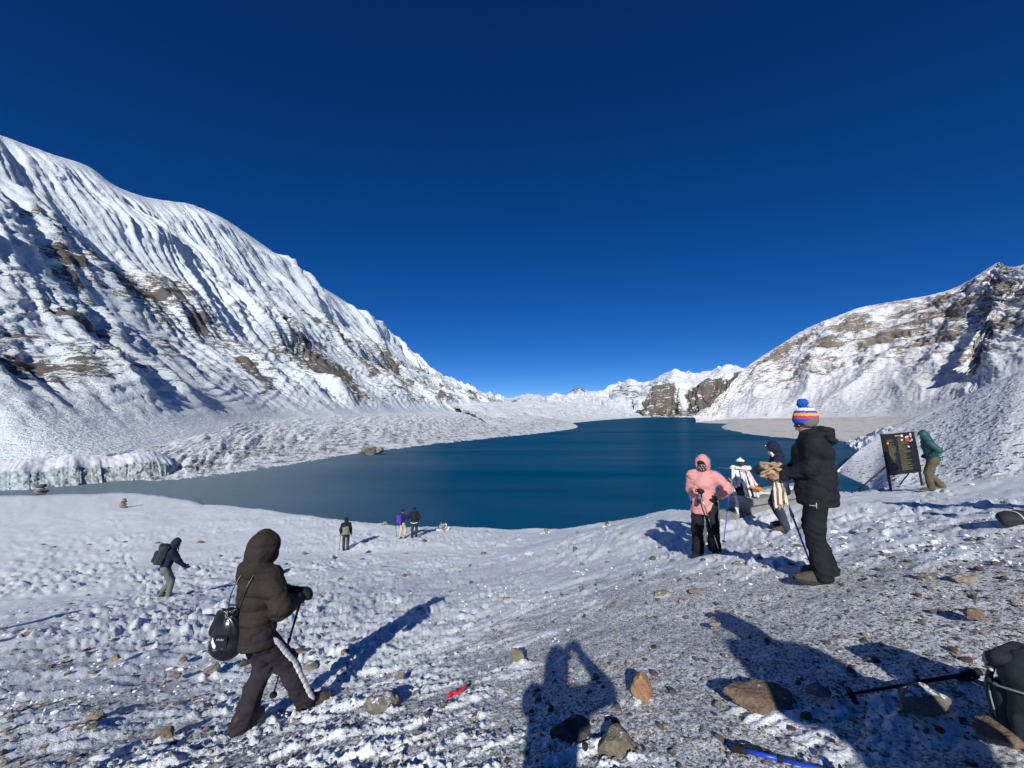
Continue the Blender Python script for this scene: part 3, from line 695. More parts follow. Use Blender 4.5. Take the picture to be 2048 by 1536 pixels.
# ------------------------------------------------------------------ lake
def lake():
    m, nt, b = new_mat("lake_water")
    tc = nd(nt, "ShaderNodeTexCoord")
    mp = nd(nt, "ShaderNodeMapping"); mp.inputs["Scale"].default_value = (1, 2.2, 1); mp.inputs["Rotation"].default_value = (0, 0, rad(8)); nt.links.new(tc.outputs["Object"], mp.inputs[0])
    n = noise_node(nt, mp.outputs[0], .55, 5, .6)
    bp = nd(nt, "ShaderNodeBump"); bp.inputs["Strength"].default_value = .6; bp.inputs["Distance"].default_value = .35
    nt.links.new(n.outputs[0], bp.inputs["Height"]); nt.links.new(bp.outputs[0], b.inputs["Normal"])
    n2 = noise_node(nt, tc.outputs["Object"], .004, 3)
    c = ramp(nt, n2.outputs[0], [(.3, (.0, .060, .138)), (.7, (.0, .074, .160))])
    sep = nd(nt, "ShaderNodeSeparateXYZ"); nt.links.new(tc.outputs["Object"], sep.inputs[0])      # left bay greyed: snow-wall reflection and thin ice painted into the colour
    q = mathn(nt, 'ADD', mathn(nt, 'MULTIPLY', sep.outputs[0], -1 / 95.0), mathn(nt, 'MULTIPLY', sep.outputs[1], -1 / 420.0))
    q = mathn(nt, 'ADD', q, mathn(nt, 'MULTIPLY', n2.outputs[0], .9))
    bay_grey = mathn(nt, 'MULTIPLY', mathn(nt, 'SUBTRACT', q, .22), .8, clamp=True)
    wcol = mixc(nt, bay_grey, c.outputs[0], (.17, .235, .27))
    # choppy water: a weak mirror over the body colour, stronger at grazing angles
    mpw = nd(nt, "ShaderNodeMapping"); mpw.inputs["Scale"].default_value = (.35, 2.4, 1); nt.links.new(tc.outputs["Object"], mpw.inputs[0])
    wn_ = noise_node(nt, mpw.outputs[0], .012, 6, .62)            # gusts roughen the surface in long streaks
    windw = mathn(nt, 'MULTIPLY', mathn(nt, 'SUBTRACT', wn_.outputs[0], .32), .34, clamp=True)
    df = nd(nt, "ShaderNodeBsdfDiffuse"); gl = nd(nt, "ShaderNodeBsdfGlossy"); gl.inputs["Roughness"].default_value = .14
    fr = nd(nt, "ShaderNodeFresnel"); fr.inputs["IOR"].default_value = 1.10
    nt.links.new(bp.outputs[0], fr.inputs["Normal"]); nt.links.new(bp.outputs[0], gl.inputs["Normal"]); nt.links.new(bp.outputs[0], df.inputs["Normal"])
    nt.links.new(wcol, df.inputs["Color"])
    mx = nd(nt, "ShaderNodeMixShader"); nt.links.new(mathn(nt, 'MINIMUM', mathn(nt, 'MULTIPLY', fr.outputs[0], .7), windw), mx.inputs[0]); nt.links.new(df.outputs[0], mx.inputs[1]); nt.links.new(gl.outputs[0], mx.inputs[2])
    nt.links.new(mx.outputs[0], nt.nodes["Material Output"].inputs["Surface"])
    V = [(-1400, -60, LAKE_Z), (2200, -60, LAKE_Z), (2600, 4600, LAKE_Z), (-1400, 4600, LAKE_Z)]
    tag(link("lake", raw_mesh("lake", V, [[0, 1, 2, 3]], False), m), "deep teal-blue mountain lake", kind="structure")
    # bed of the valley, under everything, out to the horizon
    a = np.linspace(0, 2 * math.pi, 65)[:-1]
    V = np.concatenate([[[0, 0, -42]], np.stack([30000 * np.cos(a), 30000 * np.sin(a), 0 * a - 42], 1)])
    F = np.stack([np.zeros(64, int), np.arange(1, 65), np.roll(np.arange(1, 65), -1)], 1)
    tag(link("valley_floor", raw_mesh("valley_floor", V, F, False, {"rock": np.full(65, .1)}), m_far), "snowy valley floor", kind="structure")
lake()

# ------------------------------------------------------------------ solid modelling: distance fields turned into one continuous mesh
F32 = np.float32
def A3(*v):
    return np.array(v, dtype=float)
def seg(a, b, r0, r1, w=None, k=1.0):
    """tapered limb from a to b; flattened by k along the direction w"""
    a = np.asarray(a, F32); b = np.asarray(b, F32); ab = b - a; L2 = max(float(ab @ ab), 1e-9)
    lo = np.minimum(a - r0, b - r1); hi = np.maximum(a + r0, b + r1)
    if w is not None:
        w = np.asarray(w, F32); w = w - ab * float(w @ ab) / L2; w = w / max(float(np.linalg.norm(w)), 1e-6)
    def f(P):
        q = P - a
        t = np.clip((q @ ab) / L2, 0, 1)
        q = q - t[:, None] * ab
        if w is not None:
            c = q @ w
            q = q + np.outer(c * (1 / k - 1), w).astype(F32)
        return np.sqrt((q * q).sum(1)) - (r0 + (r1 - r0) * t)
    f.box = (lo, hi); return f
def ball(c, r, R=None):
    """ellipsoid; R rows are its own axes"""
    c = np.asarray(c, F32); r = np.asarray(r if np.ndim(r) else (r, r, r), F32)
    M = np.asarray(R, F32) if R is not None else None
    def f(P):
        q = P - c
        if M is not None: q = q @ M.T
        k0 = np.sqrt(((q / r) ** 2).sum(1)); k1 = np.sqrt(((q / (r * r)) ** 2).sum(1))
        return k0 * (k0 - 1) / np.maximum(k1, 1e-6)
    m = float(r.max()); f.box = (c - m, c + m); return f
def rbox(c, hs, rr, R=None):
    """rounded box with half sizes hs"""
    c = np.asarray(c, F32); hs = np.asarray(hs, F32); M = np.asarray(R, F32) if R is not None else None
    def f(P):
        q = P - c
        if M is not None: q = q @ M.T
        q = np.abs(q) - (hs - rr)
        return np.sqrt((np.maximum(q, 0) ** 2).sum(1)) + np.minimum(q.max(1), 0) - rr
    m = float(np.linalg.norm(hs)); f.box = (c - m, c + m); return f
def smin(a, b, k):
    h = np.clip(0.5 + 0.5 * (b - a) / k, 0, 1)
    return b * (1 - h) + a * h - k * h * (1 - h)
def solid(prims, h, k=0.03, cut=(), post=None, pad=0.03):
    """vertices and quads of the smooth union of the prims, minus the cut prims"""
    lo = np.min([p.box[0] for p in prims], 0) - pad; hi = np.max([p.box[1] for p in prims], 0) + pad
    n = np.maximum(np.ceil((hi - lo) / h).astype(int) + 1, 4)
    ax = [lo[i] + h * np.arange(n[i]) for i in range(3)]
    P = np.stack(np.meshgrid(*ax, indexing='ij'), -1).reshape(-1, 3).astype(F32)
    D = np.full(len(P), 1.0, F32)
    Pg = P.reshape(n[0], n[1], n[2], 3); Dg = D.reshape(n)
    for p in prims:                                    # each limb only touches its own box
        m = k + 3 * h + pad
        i0 = np.maximum(np.floor((p.box[0] - m - lo) / h).astype(int), 0); i1 = np.minimum(np.ceil((p.box[1] + m - lo) / h).astype(int) + 1, n)
        sl = tuple(slice(a, b) for a, b in zip(i0, i1))
        sub = Pg[sl].reshape(-1, 3)
        d = p(sub).reshape(Dg[sl].shape)
        Dg[sl] = smin(Dg[sl], d, k)
    near = np.abs(D) < 0.12
    if post is not None:
        idx = np.nonzero(near)[0]
        D[idx] = post(P[idx], D[idx])
    for c in cut:
        D = np.maximum(D, -c(P)).astype(F32)
    return surface_net(D.reshape(n), lo, h)
def surface_net(D, lo, h):
    s = D < 0
    nx, ny, nz = D.shape
    cnt = np.zeros((nx - 1, ny - 1, nz - 1), np.int32)
    acc = np.zeros((nx - 1, ny - 1, nz - 1, 3), F32)
    c = [(i, j, k) for i in (0, 1) for j in (0, 1) for k in (0, 1)]
    sub = lambda A, o: A[o[0]:nx - 1 + o[0], o[1]:ny - 1 + o[1], o[2]:nz - 1 + o[2]]
    n8 = sum(sub(s, o).astype(np.int8) for o in c)
    act = np.nonzero((n8 > 0) & (n8 < 8))
    vals = {o: D[act[0] + o[0], act[1] + o[1], act[2] + o[2]] for o in c}
    pos = np.zeros((len(act[0]), 3), F32); num = np.zeros(len(act[0]), F32)
    for axis in range(3):
        for o in c:
            if o[axis]: continue
            o2 = list(o); o2[axis] = 1; o2 = tuple(o2)
            a = vals[o]; b = vals[o2]
            cr = (a < 0) != (b < 0)
            t = np.where(cr, a / np.where(cr, a - b, 1), 0)
            p = np.tile(np.array(o, F32), (len(t), 1)); p[:, axis] = t
            pos += p * cr[:, None]; num += cr
    pos /= num[:, None]
    V = (np.stack(act, 1) + pos) * h + lo
    idx = np.full((nx - 1, ny - 1, nz - 1), -1, np.int64); idx[act] = np.arange(len(act[0]))
    quads = []
    for axis in range(3):
        o = [0, 0, 0]; o[axis] = 1
        a = s[:nx - o[0], :ny - o[1], :nz - o[2]]; b = s[o[0]:, o[1]:, o[2]:]
        e = np.nonzero(a != b)
        u, v = [(1, 2), (2, 0), (0, 1)][axis]
        E = np.stack(e, 1)
        ok = (E[:, u] > 0) & (E[:, v] > 0) & (E[:, u] < D.shape[u] - 1) & (E[:, v] < D.shape[v] - 1)
        E = E[ok]; ins = a[e][ok]
        du = np.zeros(3, int); du[u] = 1; dv = np.zeros(3, int); dv[v] = 1
        q = np.stack([idx[tuple((E - du - dv).T)], idx[tuple((E - dv).T)], idx[tuple(E.T)], idx[tuple((E - du).T)]], 1)
        q[~ins] = q[~ins][:, ::-1]
        quads.append(q)
    Q = np.concatenate(quads)
    return V, Q[(Q >= 0).all(1)]
def sdf_part(name, prims, h, mat, parent, k=0.03, cut=(), post=None, smooth=1):
    V, Q = solid(prims, h, k, cut, post)
    for _ in range(smooth):                            # one relaxing pass takes the grid out of the surface
        S = np.zeros_like(V); c = np.zeros(len(V))
        for a, b in ((0, 1), (1, 2), (2, 3), (3, 0)):
            np.add.at(S, Q[:, a], V[Q[:, b]]); np.add.at(c, Q[:, a], 1)
            np.add.at(S, Q[:, b], V[Q[:, a]]); np.add.at(c, Q[:, b], 1)
        V = 0.5 * V + 0.5 * S / np.maximum(c, 1)[:, None]
    return link(name, raw_mesh(name, V, Q, True), mat, parent)

# ------------------------------------------------------------------ plain shapes
def frame(d, up=(0, 0, 1)):
    d = np.asarray(d, float); d = d / np.linalg.norm(d)
    s = np.cross(d, up)
    if np.linalg.norm(s) < 1e-4: s = np.cross(d, (1, 0, 0))
    s /= np.linalg.norm(s)
    return d, s, np.cross(s, d)
def tube(pts, radii, n=10, cap=True, flat=1.0):
    """tube through points; radii a number or one per point"""
    P = np.asarray(pts, float); m = len(P)
    r = np.full(m, radii, float) if np.ndim(radii) == 0 else np.asarray(radii, float)
    T = np.gradient(P, axis=0); T /= np.maximum(np.linalg.norm(T, axis=1, keepdims=True), 1e-9)
    _, s, u = frame(T[0])
    V = []
    for i in range(m):
        s = s - T[i] * (s @ T[i]); s /= np.linalg.norm(s); u = np.cross(s, T[i])
        a = np.linspace(0, 2 * math.pi, n, endpoint=False)
        V.append(P[i] + r[i] * (np.cos(a)[:, None] * s + flat * np.sin(a)[:, None] * u))
    V = np.concatenate(V)
    F = [tuple(q) for q in grid_faces(m, n, True)]
    if cap:
        F.append(tuple(range(n))[::-1]); F.append(tuple(range((m - 1) * n, m * n)))
    return V, F
def pymesh(name, V, F, smooth=True):
    me = bpy.data.meshes.new(name)
    me.from_pydata([tuple(map(float, v)) for v in V], [], [tuple(map(int, f)) for f in F]); me.update()
    if smooth: me.polygons.foreach_set("use_smooth", [True] * len(me.polygons))
    return me
def tube_part(name, pts, radii, mat, parent=None, n=10, flat=1.0):
    V, F = tube(pts, radii, n, flat=flat)
    return link(name, pymesh(name, V, F), mat, parent)
def box_mesh(name, sx, sy, sz, bevel=0.01, loc=(0, 0, 0), R=None, jitter=0.0, seed=1):
    bm = bmesh.new()
    bmesh.ops.create_cube(bm, size=1.0)
    for v in bm.verts: v.co = Vector((v.co.x * sx, v.co.y * sy, v.co.z * sz))
    if bevel: bmesh.ops.bevel(bm, geom=bm.edges[:], offset=bevel, segments=2, profile=0.6, affect='EDGES')
    rs = np.random.RandomState(seed)
    for v in bm.verts:
        c = np.array(v.co) + rs.normal(0, 1, 3) * jitter
        if R is not None: c = np.asarray(R).T @ c
        v.co = Vector(c + np.asarray(loc))
    me = bpy.data.meshes.new(name); bm.to_mesh(me); bm.free()
    return me
def rotz(a):
    c, s = math.cos(a), math.sin(a)
    return np.array([[c, -s, 0], [s, c, 0], [0, 0, 1.0]])

# ------------------------------------------------------------------ people
def ik(a, c, l1, l2, pole):
    """middle joint of a two-bone limb; c is pulled in when out of reach"""
    a = np.asarray(a, float); c = np.asarray(c, float); d = c - a; L = np.linalg.norm(d)
    mx = (l1 + l2) * 0.995
    if L > mx: c = a + d * mx / L; d = c - a; L = mx
    x = (l1 * l1 - l2 * l2 + L * L) / (2 * L); y = math.sqrt(max(l1 * l1 - x * x, 0))
    u = d / L; p = np.asarray(pole, float); p = p - u * (p @ u); p /= max(np.linalg.norm(p), 1e-6)
    return a + u * x + p * y, c
def hand_prims(w, d, palm, side, s=1.0, curl=0.6, fat=1.0):
    """palm and five bent fingers; w wrist, d pointing direction, palm the way the palm faces, side +1 right hand"""
    d = np.asarray(d, float); d /= np.linalg.norm(d)
    n = np.asarray(palm, float); n = n - d * (n @ d); n /= np.linalg.norm(n)
    x = np.cross(d, n) * side                       # towards the thumb
    out = [seg(w, w + d * .055 * s, .028 * s * fat, .034 * s * fat, n, .6), seg(w + d * .05 * s + x * .02 * s, w + d * .085 * s + x * .022 * s, .024 * s * fat, .020 * s * fat, n, .7),
           seg(w + d * .05 * s - x * .02 * s, w + d * .078 * s - x * .024 * s, .024 * s * fat, .018 * s * fat, n, .7)]
    for i, (off, ln) in enumerate(((.030, .070), (.010, .078), (-.010, .072), (-.030, .058))):
        p = w + (d * (.088 - .006 * i) + x * off) * s
        a = 0.0
        for j, f in enumerate((.45, .31, .24)):
            a += curl * (0.55 + 0.25 * j) + .05 * i
            v = d * math.cos(a) + n * math.sin(a) + x * off * .6
            q = p + v / np.linalg.norm(v) * ln * f * s
            out.append(seg(p, q, (.0098 - .0008 * j) * s * fat, (.0090 - .0009 * j) * s * fat)); p = q
    p = w + (d * .022 + x * .028) * s
    for j, f in enumerate((.036, .030, .024)):
        v = d * (.75 + .1 * j) + x * (.75 - .35 * j) + n * (.35 + .35 * j * curl)
        q = p + v / np.linalg.norm(v) * f * s
        out.append(seg(p, q, (.0125 - .001 * j) * s * fat, (.0115 - .0012 * j) * s * fat)); p = q
    return out
def grip_curve(w, d):
    d = np.asarray(d, float); return np.asarray(w, float) + d / np.linalg.norm(d) * .075

class Figure:
    """joints of one person in the person's own frame: x right, y forward, z up, feet near the origin"""
    def __init__(s, root, H=1.72, lean=0.0, side=0.0, head_yaw=0.0, head_pitch=0.0, hips=None, feet=None, hands=None, elbows=None, knees=None, twist=0.0, res=0.014, foot_z=None):
        s.root = root; k = H / 1.72; s.k = k; s.h = res
        fl, fr = [np.asarray(f, float) for f in (feet or ((-.12, 0, 12), (.12, 0, -12)))]
        fz = foot_z or (0.0, 0.0)
        s.foot = [(np.array([fl[0], fl[1], fz[0]]), rad(fl[2])), (np.array([fr[0], fr[1], fz[1]]), rad(fr[2]))]
        hips = np.array(hips if hips is not None else (0, 0, .92)) * k
        up = np.array([math.sin(side), math.sin(lean), 0]); up[2] = math.sqrt(max(1 - up @ up, .05)); s.up = up
        rt = np.array([math.cos(twist), math.sin(twist), 0.0]); rt -= up * (rt @ up); rt /= np.linalg.norm(rt); s.rt = rt
        fw = np.cross(up, rt); s.fw = fw
        s.hip_c = hips; s.waist = hips + up * .14 * k; s.chest = hips + up * .36 * k; s.neck = hips + up * .545 * k
        hd = up * .60 + np.array([0, .40 * max(math.sin(lean), 0), .4]); hd /= np.linalg.norm(hd)
        s.head = s.neck + hd * .135 * k + fw * .025 * k
        cy, sy = math.cos(head_yaw), math.sin(head_yaw)
        f0 = np.array([fw[0], fw[1], 0]); f0 /= np.linalg.norm(f0); r0 = np.cross(f0, (0, 0, 1))
        hf = f0 * cy - r0 * sy
        cpx, spx = math.cos(head_pitch), math.sin(head_pitch)
        s.hf = hf * cpx + np.array([0, 0, 1]) * spx; s.hr = np.cross(s.hf, (0, 0, 1)); s.hr /= np.linalg.norm(s.hr); s.hu = np.cross(s.hr, s.hf)
        s.HR = np.stack([s.hr, s.hf, s.hu])
        s.sh = [s.chest + up * .125 * k - rt * .178 * k, s.chest + up * .125 * k + rt * .178 * k]
        s.hip = [hips - np.array([rt[0], rt[1], 0]) * .095 * k, hips + np.array([rt[0], rt[1], 0]) * .095 * k]
        hands = hands or ((-.27, .06, .86), (.27, .06, .86)); elbows = elbows or ((-.5, -1, -.2), (.5, -1, -.2)); knees = knees or ((-.08, 1, 0), (.08, 1, 0))
        s.wr = []; s.el = []; s.an = []; s.kn = []
        for i in (0, 1):
            e, w = ik(s.sh[i], np.asarray(hands[i], float) * k, .285 * k, .255 * k, elbows[i]); s.el.append(e); s.wr.append(w)
            a = s.foot[i][0] + np.array([0, 0, .095 * k]) - np.array([-math.sin(s.foot[i][1]), math.cos(s.foot[i][1]), 0]) * .05 * k
            m, a2 = ik(s.hip[i], a, .435 * k, .425 * k, knees[i]); s.kn.append(m); s.an.append(a)
    def body(s, mat, face=True):
        k = s.k; up, rt, fw = s.up, s.rt, s.fw
        P = [seg(s.hip_c, s.waist, .125 * k, .105 * k, fw, .75), seg(s.waist, s.chest, .105 * k, .13 * k, fw, .72), seg(s.chest, s.chest + up * .13 * k, .13 * k, .10 * k, fw, .7), seg(s.neck - up * .05 * k, s.head - s.hu * .03 * k, .052 * k, .05 * k),
             seg(s.sh[0], s.sh[1], .05 * k, .05 * k)]
        for i in (0, 1):
            P += [seg(s.sh[i], s.el[i], .048 * k, .037 * k), seg(s.el[i], s.wr[i], .038 * k, .025 * k), seg(s.hip[i], s.kn[i], .078 * k, .05 * k), seg(s.kn[i], s.an[i], .05 * k, .034 * k)]
            t = np.array([-math.sin(s.foot[i][1]), math.cos(s.foot[i][1]), 0]); P.append(seg(s.an[i] - np.array([0, 0, .04 * k]), s.an[i] + t * .13 * k - np.array([0, 0, .055 * k]), .036 * k, .028 * k))
            d = s.wr[i] - s.el[i]; d /= np.linalg.norm(d)
            P.append(seg(s.wr[i], s.wr[i] + d * .07 * k, .022 * k, .016 * k))
        P += s.head_prims()
        return sdf_part("body", P, max(.0135, s.h), mat, s.root, k=.018)
    def hp(s, x, y, z):
        return s.head + (s.hr * x + s.hf * y + s.hu * z) * s.k
    def head_prims(s):
        k = s.k; R = s.HR; hp = s.hp
        return [ball(hp(0, -.012, .025), (.075 * k, .094 * k, .092 * k), R), ball(hp(0, .028, -.045), (.058 * k, .062 * k, .070 * k), R), seg(hp(0, .095, .012), hp(0, .112, -.032), .008 * k, .0135 * k),
                seg(hp(-.03, .082, .03), hp(.03, .082, .03), .013 * k, .013 * k), seg(hp(-.016, .083, -.064), hp(.016, .083, -.064), .0105 * k, .0105 * k), ball(hp(0, .075, -.10), .022 * k),
                ball(hp(.078, -.005, -.01), (.012 * k, .020 * k, .032 * k), R), ball(hp(-.078, -.005, -.01), (.012 * k, .020 * k, .032 * k), R)]
    def jacket(s, mat, fat=1.0, hem=.06, puff=0.0, puff_n=9.0, collar=.0, wrinkle=.006, sleeve=1.0, belly=1.0, name="jacket", cuff=1.0, deep=.78, seam=0.0, hipw=1.0):
        k = s.k; up, rt, fw = s.up, s.rt, s.fw
        P = [seg(s.hip_c - up * (hem) * k, s.waist, .170 * k * fat * hipw, .158 * k * fat * belly, fw, deep), seg(s.waist, s.chest, .158 * k * fat * belly, .172 * k * fat, fw, deep), seg(s.chest, s.chest + up * .105 * k, .170 * k * fat, .125 * k * fat, fw, deep - .02),
             seg(s.sh[0] - up * .01, s.sh[1] - up * .01, .076 * k * fat, .076 * k * fat), seg(s.neck - up * .07 * k, s.neck + up * (.015 + collar) * k + fw * .01, .085 * k, .073 * k)]
        for i in (0, 1):
            d = (s.wr[i] - s.el[i]); d = d / np.linalg.norm(d)
            P += [seg(s.sh[i] - up * .012, s.el[i], .081 * k * fat * sleeve, .068 * k * fat * sleeve), seg(s.el[i], s.wr[i] - d * .012 * k, .068 * k * fat * sleeve, .050 * k * fat * cuff)]
        hemc = s.hip_c - up * (hem + .035) * k
        def post(Q, D):
            D = D - wrinkle * noise3(Q * 13.0, 5) - wrinkle * .6 * noise3(Q * 29.0, 6)
            # folds gather at the elbows and the waist
            for i in (0, 1):
                w = np.exp(-((Q - s.el[i]) ** 2).sum(1) / .012)
                ax = s.wr[i] - s.sh[i]; ax = ax / max(np.linalg.norm(ax), 1e-6)
                D = D + .006 * w * np.sin((Q @ ax) * 120)
            if puff:
                t = (Q - s.hip_c) @ up
                ta = t.copy()
                for i in (0, 1):
                    da = s.el[i] - s.sh[i]; La = np.linalg.norm(da); da /= La
                    q = Q - s.sh[i]; ua = q @ da; dist = np.sqrt(np.maximum(((q - np.outer(ua, da)) ** 2).sum(1), 0))
                    ta = np.where((dist < .10 * k) & (ua > .05) & (ua < La), .5 - ua, ta)
                    db = s.wr[i] - s.el[i]; Lb = np.linalg.norm(db); db /= Lb
                    q = Q - s.el[i]; ub = q @ db; dist = np.sqrt(np.maximum(((q - np.outer(ub, db)) ** 2).sum(1), 0))
                    ta = np.where((dist < .085 * k) & (ub > 0), .5 - La - ub, ta)
                D = D - puff * (np.abs(np.sin((ta + .006 * noise3(Q * 9.0, 31)) * math.pi * puff_n)) ** .35 - .75)
            if seam:                                  # stitched seams down the back and sides
                xr = Q @ rt - s.hip_c @ rt
                for x0 in (-.085, .085):
                    D = D + seam * np.exp(-((xr - x0 * k) / .007) ** 2)
            # long drag folds
            D = D - wrinkle * 1.3 * noise3(Q * np.array([6.0, 6.0, 17.0]) + 3 * noise3(Q * 4.0, 33)[:, None], 32)
            return np.maximum(D, -((Q - hemc) @ up))
        return sdf_part(name, P, s.h, mat, s.root, k=.045, post=post)
    def hood_up(s, mat, r=1.0, open_=1.0, parent=None, name="hood", peak=0.0):
        k = s.k; R = s.HR; hp = s.hp
        P = [ball(hp(0, -.012, .03), (.118 * k * r, .128 * k * r, .128 * k * r), R), seg(hp(0, -.035, -.05), s.neck - s.up * .01 - s.fw * .03 * k, .105 * k * r, .118 * k), seg(hp(0, -.02, .12), hp(0, -.03, .10 + peak), .06 * k, .05 * k)]
        cut = [ball(hp(0, .155, -.012), (.078 * k * open_, .12 * k, .100 * k * open_), R)]
        return sdf_part(name, P, max(s.h * .8, .009), mat, parent or s.root, k=.04, cut=cut, post=lambda Q, D: D - .005 * noise3(Q * 16.0, 9))
    def trousers(s, mat, fat=1.0, flare=1.0, wrinkle=.010, name="trousers", fold=1.6):
        k = s.k; fw = s.fw
        P = [seg(s.hip_c + s.up * .10 * k, s.hip_c - np.array([0, 0, .02]) * k, .112 * k * fat, .128 * k * fat, fw, .84), seg(s.hip[0] - np.array([0, 0, .03]), s.hip[1] - np.array([0, 0, .03]), .092 * k * fat, .092 * k * fat)]
        for i in (0, 1):
            an = s.an[i] + np.array([0, 0, -.015]) * k
            P += [seg(s.hip[i], s.kn[i], .100 * k * fat, .078 * k * fat), seg(s.kn[i], an, .077 * k * fat, .066 * k * fat * flare)]
        fz = [f[0][2] for f in s.foot]
        def post(Q, D):
            D = D - wrinkle * noise3(Q * np.array([9.0, 9.0, 15.0]), 15) - wrinkle * .6 * noise3(Q * 27.0, 16)
            for i in (0, 1):
                w = np.exp(-((Q - s.kn[i]) ** 2).sum(1) / .014) + 1.2 * np.exp(-((Q - s.an[i]) ** 2).sum(1) / .012)
                D = D + .0055 * fold * w * np.sin(Q[:, 2] * 95 + 2.5 * np.sin(Q[:, 0] * 22 + Q[:, 1] * 17))
            return np.maximum(D, np.minimum(fz[0], fz[1]) + .045 * k - Q[:, 2])
        return sdf_part(name, P, s.h, mat, s.root, k=.035, post=post)
    def boots(s, mat, sole, h=None, tall=.10, names="boot"):
        k = s.k; out = []
        for i in (0, 1):
            p, a = s.foot[i]; t = np.array([-math.sin(a), math.cos(a), 0]); r = np.array([math.cos(a), math.sin(a), 0]); z = np.array([0, 0, 1.0])
            base = p[2]
            heel = p - t * .055 * k + z * .055 * k; ball_ = p + t * .105 * k + z * .046 * k; toe = p + t * .165 * k + z * .042 * k
            P = [seg(heel, heel + z * tall * k + t * .012, .045 * k, .052 * k, t, 1.15), seg(heel, ball_, .045 * k, .046 * k), seg(ball_, toe, .046 * k, .036 * k), seg(heel + z * .065 * k, ball_ + z * .018 * k, .046 * k, .036 * k)]
            hh = h or max(s.h * .7, .008)
            o = sdf_part(names, P, hh, mat, s.root, k=.02, post=lambda Q, D: np.maximum(D - .0025 * noise3(Q * 40.0, 3), base + .022 * k - Q[:, 2]))
            S = [seg(heel - z * .035 * k, ball_ - z * .028 * k, .047 * k, .049 * k), seg(ball_ - z * .028 * k, toe - z * .020 * k, .049 * k, .039 * k)]
            sdf_part("sole", S, hh, sole, o, k=.01, post=lambda Q, D: np.maximum(np.maximum(D, base - .004 - Q[:, 2]), Q[:, 2] - base - .027 * k))
            out.append(o)
        return out
    def gloves(s, mat, dirs=None, palms=None, curl=(.6, .6), fat=1.25, h=None, names="glove", mitten=False):
        out = []
        for i in (0, 1):
            d = dirs[i] if dirs and dirs[i] is not None else s.wr[i] - s.el[i]
            pm = palms[i] if palms and palms[i] is not None else ((1, 0, 0) if i == 0 else (-1, 0, 0))
            d = np.asarray(d, float); d /= np.linalg.norm(d)
            P = hand_prims(s.wr[i], d, pm, 1 if i else -1, s.k, curl[i], fat)
            P.append(seg(s.wr[i] - d * .03, s.wr[i] + d * .01, .036 * s.k, .034 * s.k))
            out.append(sdf_part(names, P, h or max(.0075, s.h * .55), mat, s.root, k=.012 if not mitten else .035))
        return out
    def to(s, root, p):
        """a point of this figure in another root's own frame"""
        bpy.context.view_layer.update()
        return np.array(root.matrix_world.inverted() @ Vector(s.world(p)))
    def world(s, p):
        a = s.root.rotation_euler[2]; return rotz(a) @ np.asarray(p) + np.array(s.root.location)

def stand(px, py, face, feet=((-.12, 0, 12), (.12, 0, -12))):
    """a person's Empty on the ground under a photo pixel, facing a compass angle (0 = away from the camera, 90 = to the left); also the ground under each foot"""
    p = G(px, py); a = rad(face)
    p[2] = float(ground(p[0], p[1]))
    R = rotz(a); fz = []
    for f in feet:
        w = p + R @ np.array([f[0], f[1], 0]); fz.append(surface(w[0], w[1]) - p[2] - .008)
    return p, a, tuple(fz)
def person(px, py, face, label, cat="person", feet=((-.12, 0, 12), (.12, 0, -12)), pos=None, group=None, **kw):
    if pos is None:
        p, a, fz = stand(px, py, face, feet)
    else:
        p = np.array([pos[0], pos[1], float(ground(pos[0], pos[1]))]); a = rad(face)
        fz = tuple(surface(*(p + rotz(a) @ np.array([f[0], f[1], 0]))[:2]) - p[2] - .008 for f in feet)
    root = empty("person", p, a); tag(root, label, cat, group)
    hips = kw.pop("hips", (0, 0, .92)); hips = (hips[0], hips[1], hips[2] + (fz[0] + fz[1]) / 2 - abs(fz[0] - fz[1]) * .25)
    dz = hips[2] - kw.get("hips0", .92)
    hd = kw.pop("hands", ((-.27, .06, .86), (.27, .06, .86))); off = (fz[0] + fz[1]) / 2
    hd = tuple((h[0], h[1], h[2] + off) for h in hd)
    return Figure(root, feet=feet, foot_z=fz, hips=hips, hands=hd, **kw)

# ------------------------------------------------------------------ trekking pole: a thing of its own
def trekking_pole(top, tip, label, shaft_mat, lower_mat, grip_mat, r=.0085, basket=True, strap=True, group=None, cat="trekking pole", parts=True):
    top = np.asarray(top, float); tip = np.asarray(tip, float); L = np.linalg.norm(top - tip)
    root = empty("trekking_pole", tip); tag(root, label, cat, group)
    d = (top - tip) / L; P = lambda t: d * t * L
    tube_part("upper_shaft", [P(.55), P(.88)], r * 1.08, shaft_mat, root)
    tube_part("lower_shaft", [P(.04), P(.56)], [r * .72, r * .9], lower_mat, root)
    tube_part("locking_collar", [P(.535), P(.545), P(.565), P(.575)], [r, r * 1.55, r * 1.55, r], grip_mat, root)
    tube_part("grip", [P(.865), P(.88), P(.90), P(.93), P(.955), P(.975), P(.99), P(1.0)], [r * 1.2, r * 1.7, r * 1.55, r * 1.85, r * 1.6, r * 1.9, r * 2.0, r * .9], grip_mat, root)
    tube_part("tip", [P(0), P(.02), P(.05)], [r * .25, r * .45, r * .8], lower_mat, root)
    if basket:
        tube_part("basket", [P(.050), P(.052), P(.060), P(.064)], [r * 1.0, r * 3.6, r * 3.4, r * .9], grip_mat, root, n=14)
    if strap:
        _, s_, u_ = frame(d)
        c = [P(.97), P(.96) + s_ * .03 - d * .02, P(.95) + s_ * .045 - d * .07, P(.95) + s_ * .02 - d * .11, P(.94) + s_ * .012 - d * .05, P(.965)]
        tube_part("strap", polyline(c, 24), r * .8, grip_mat, root, n=6, flat=.3)
    return root

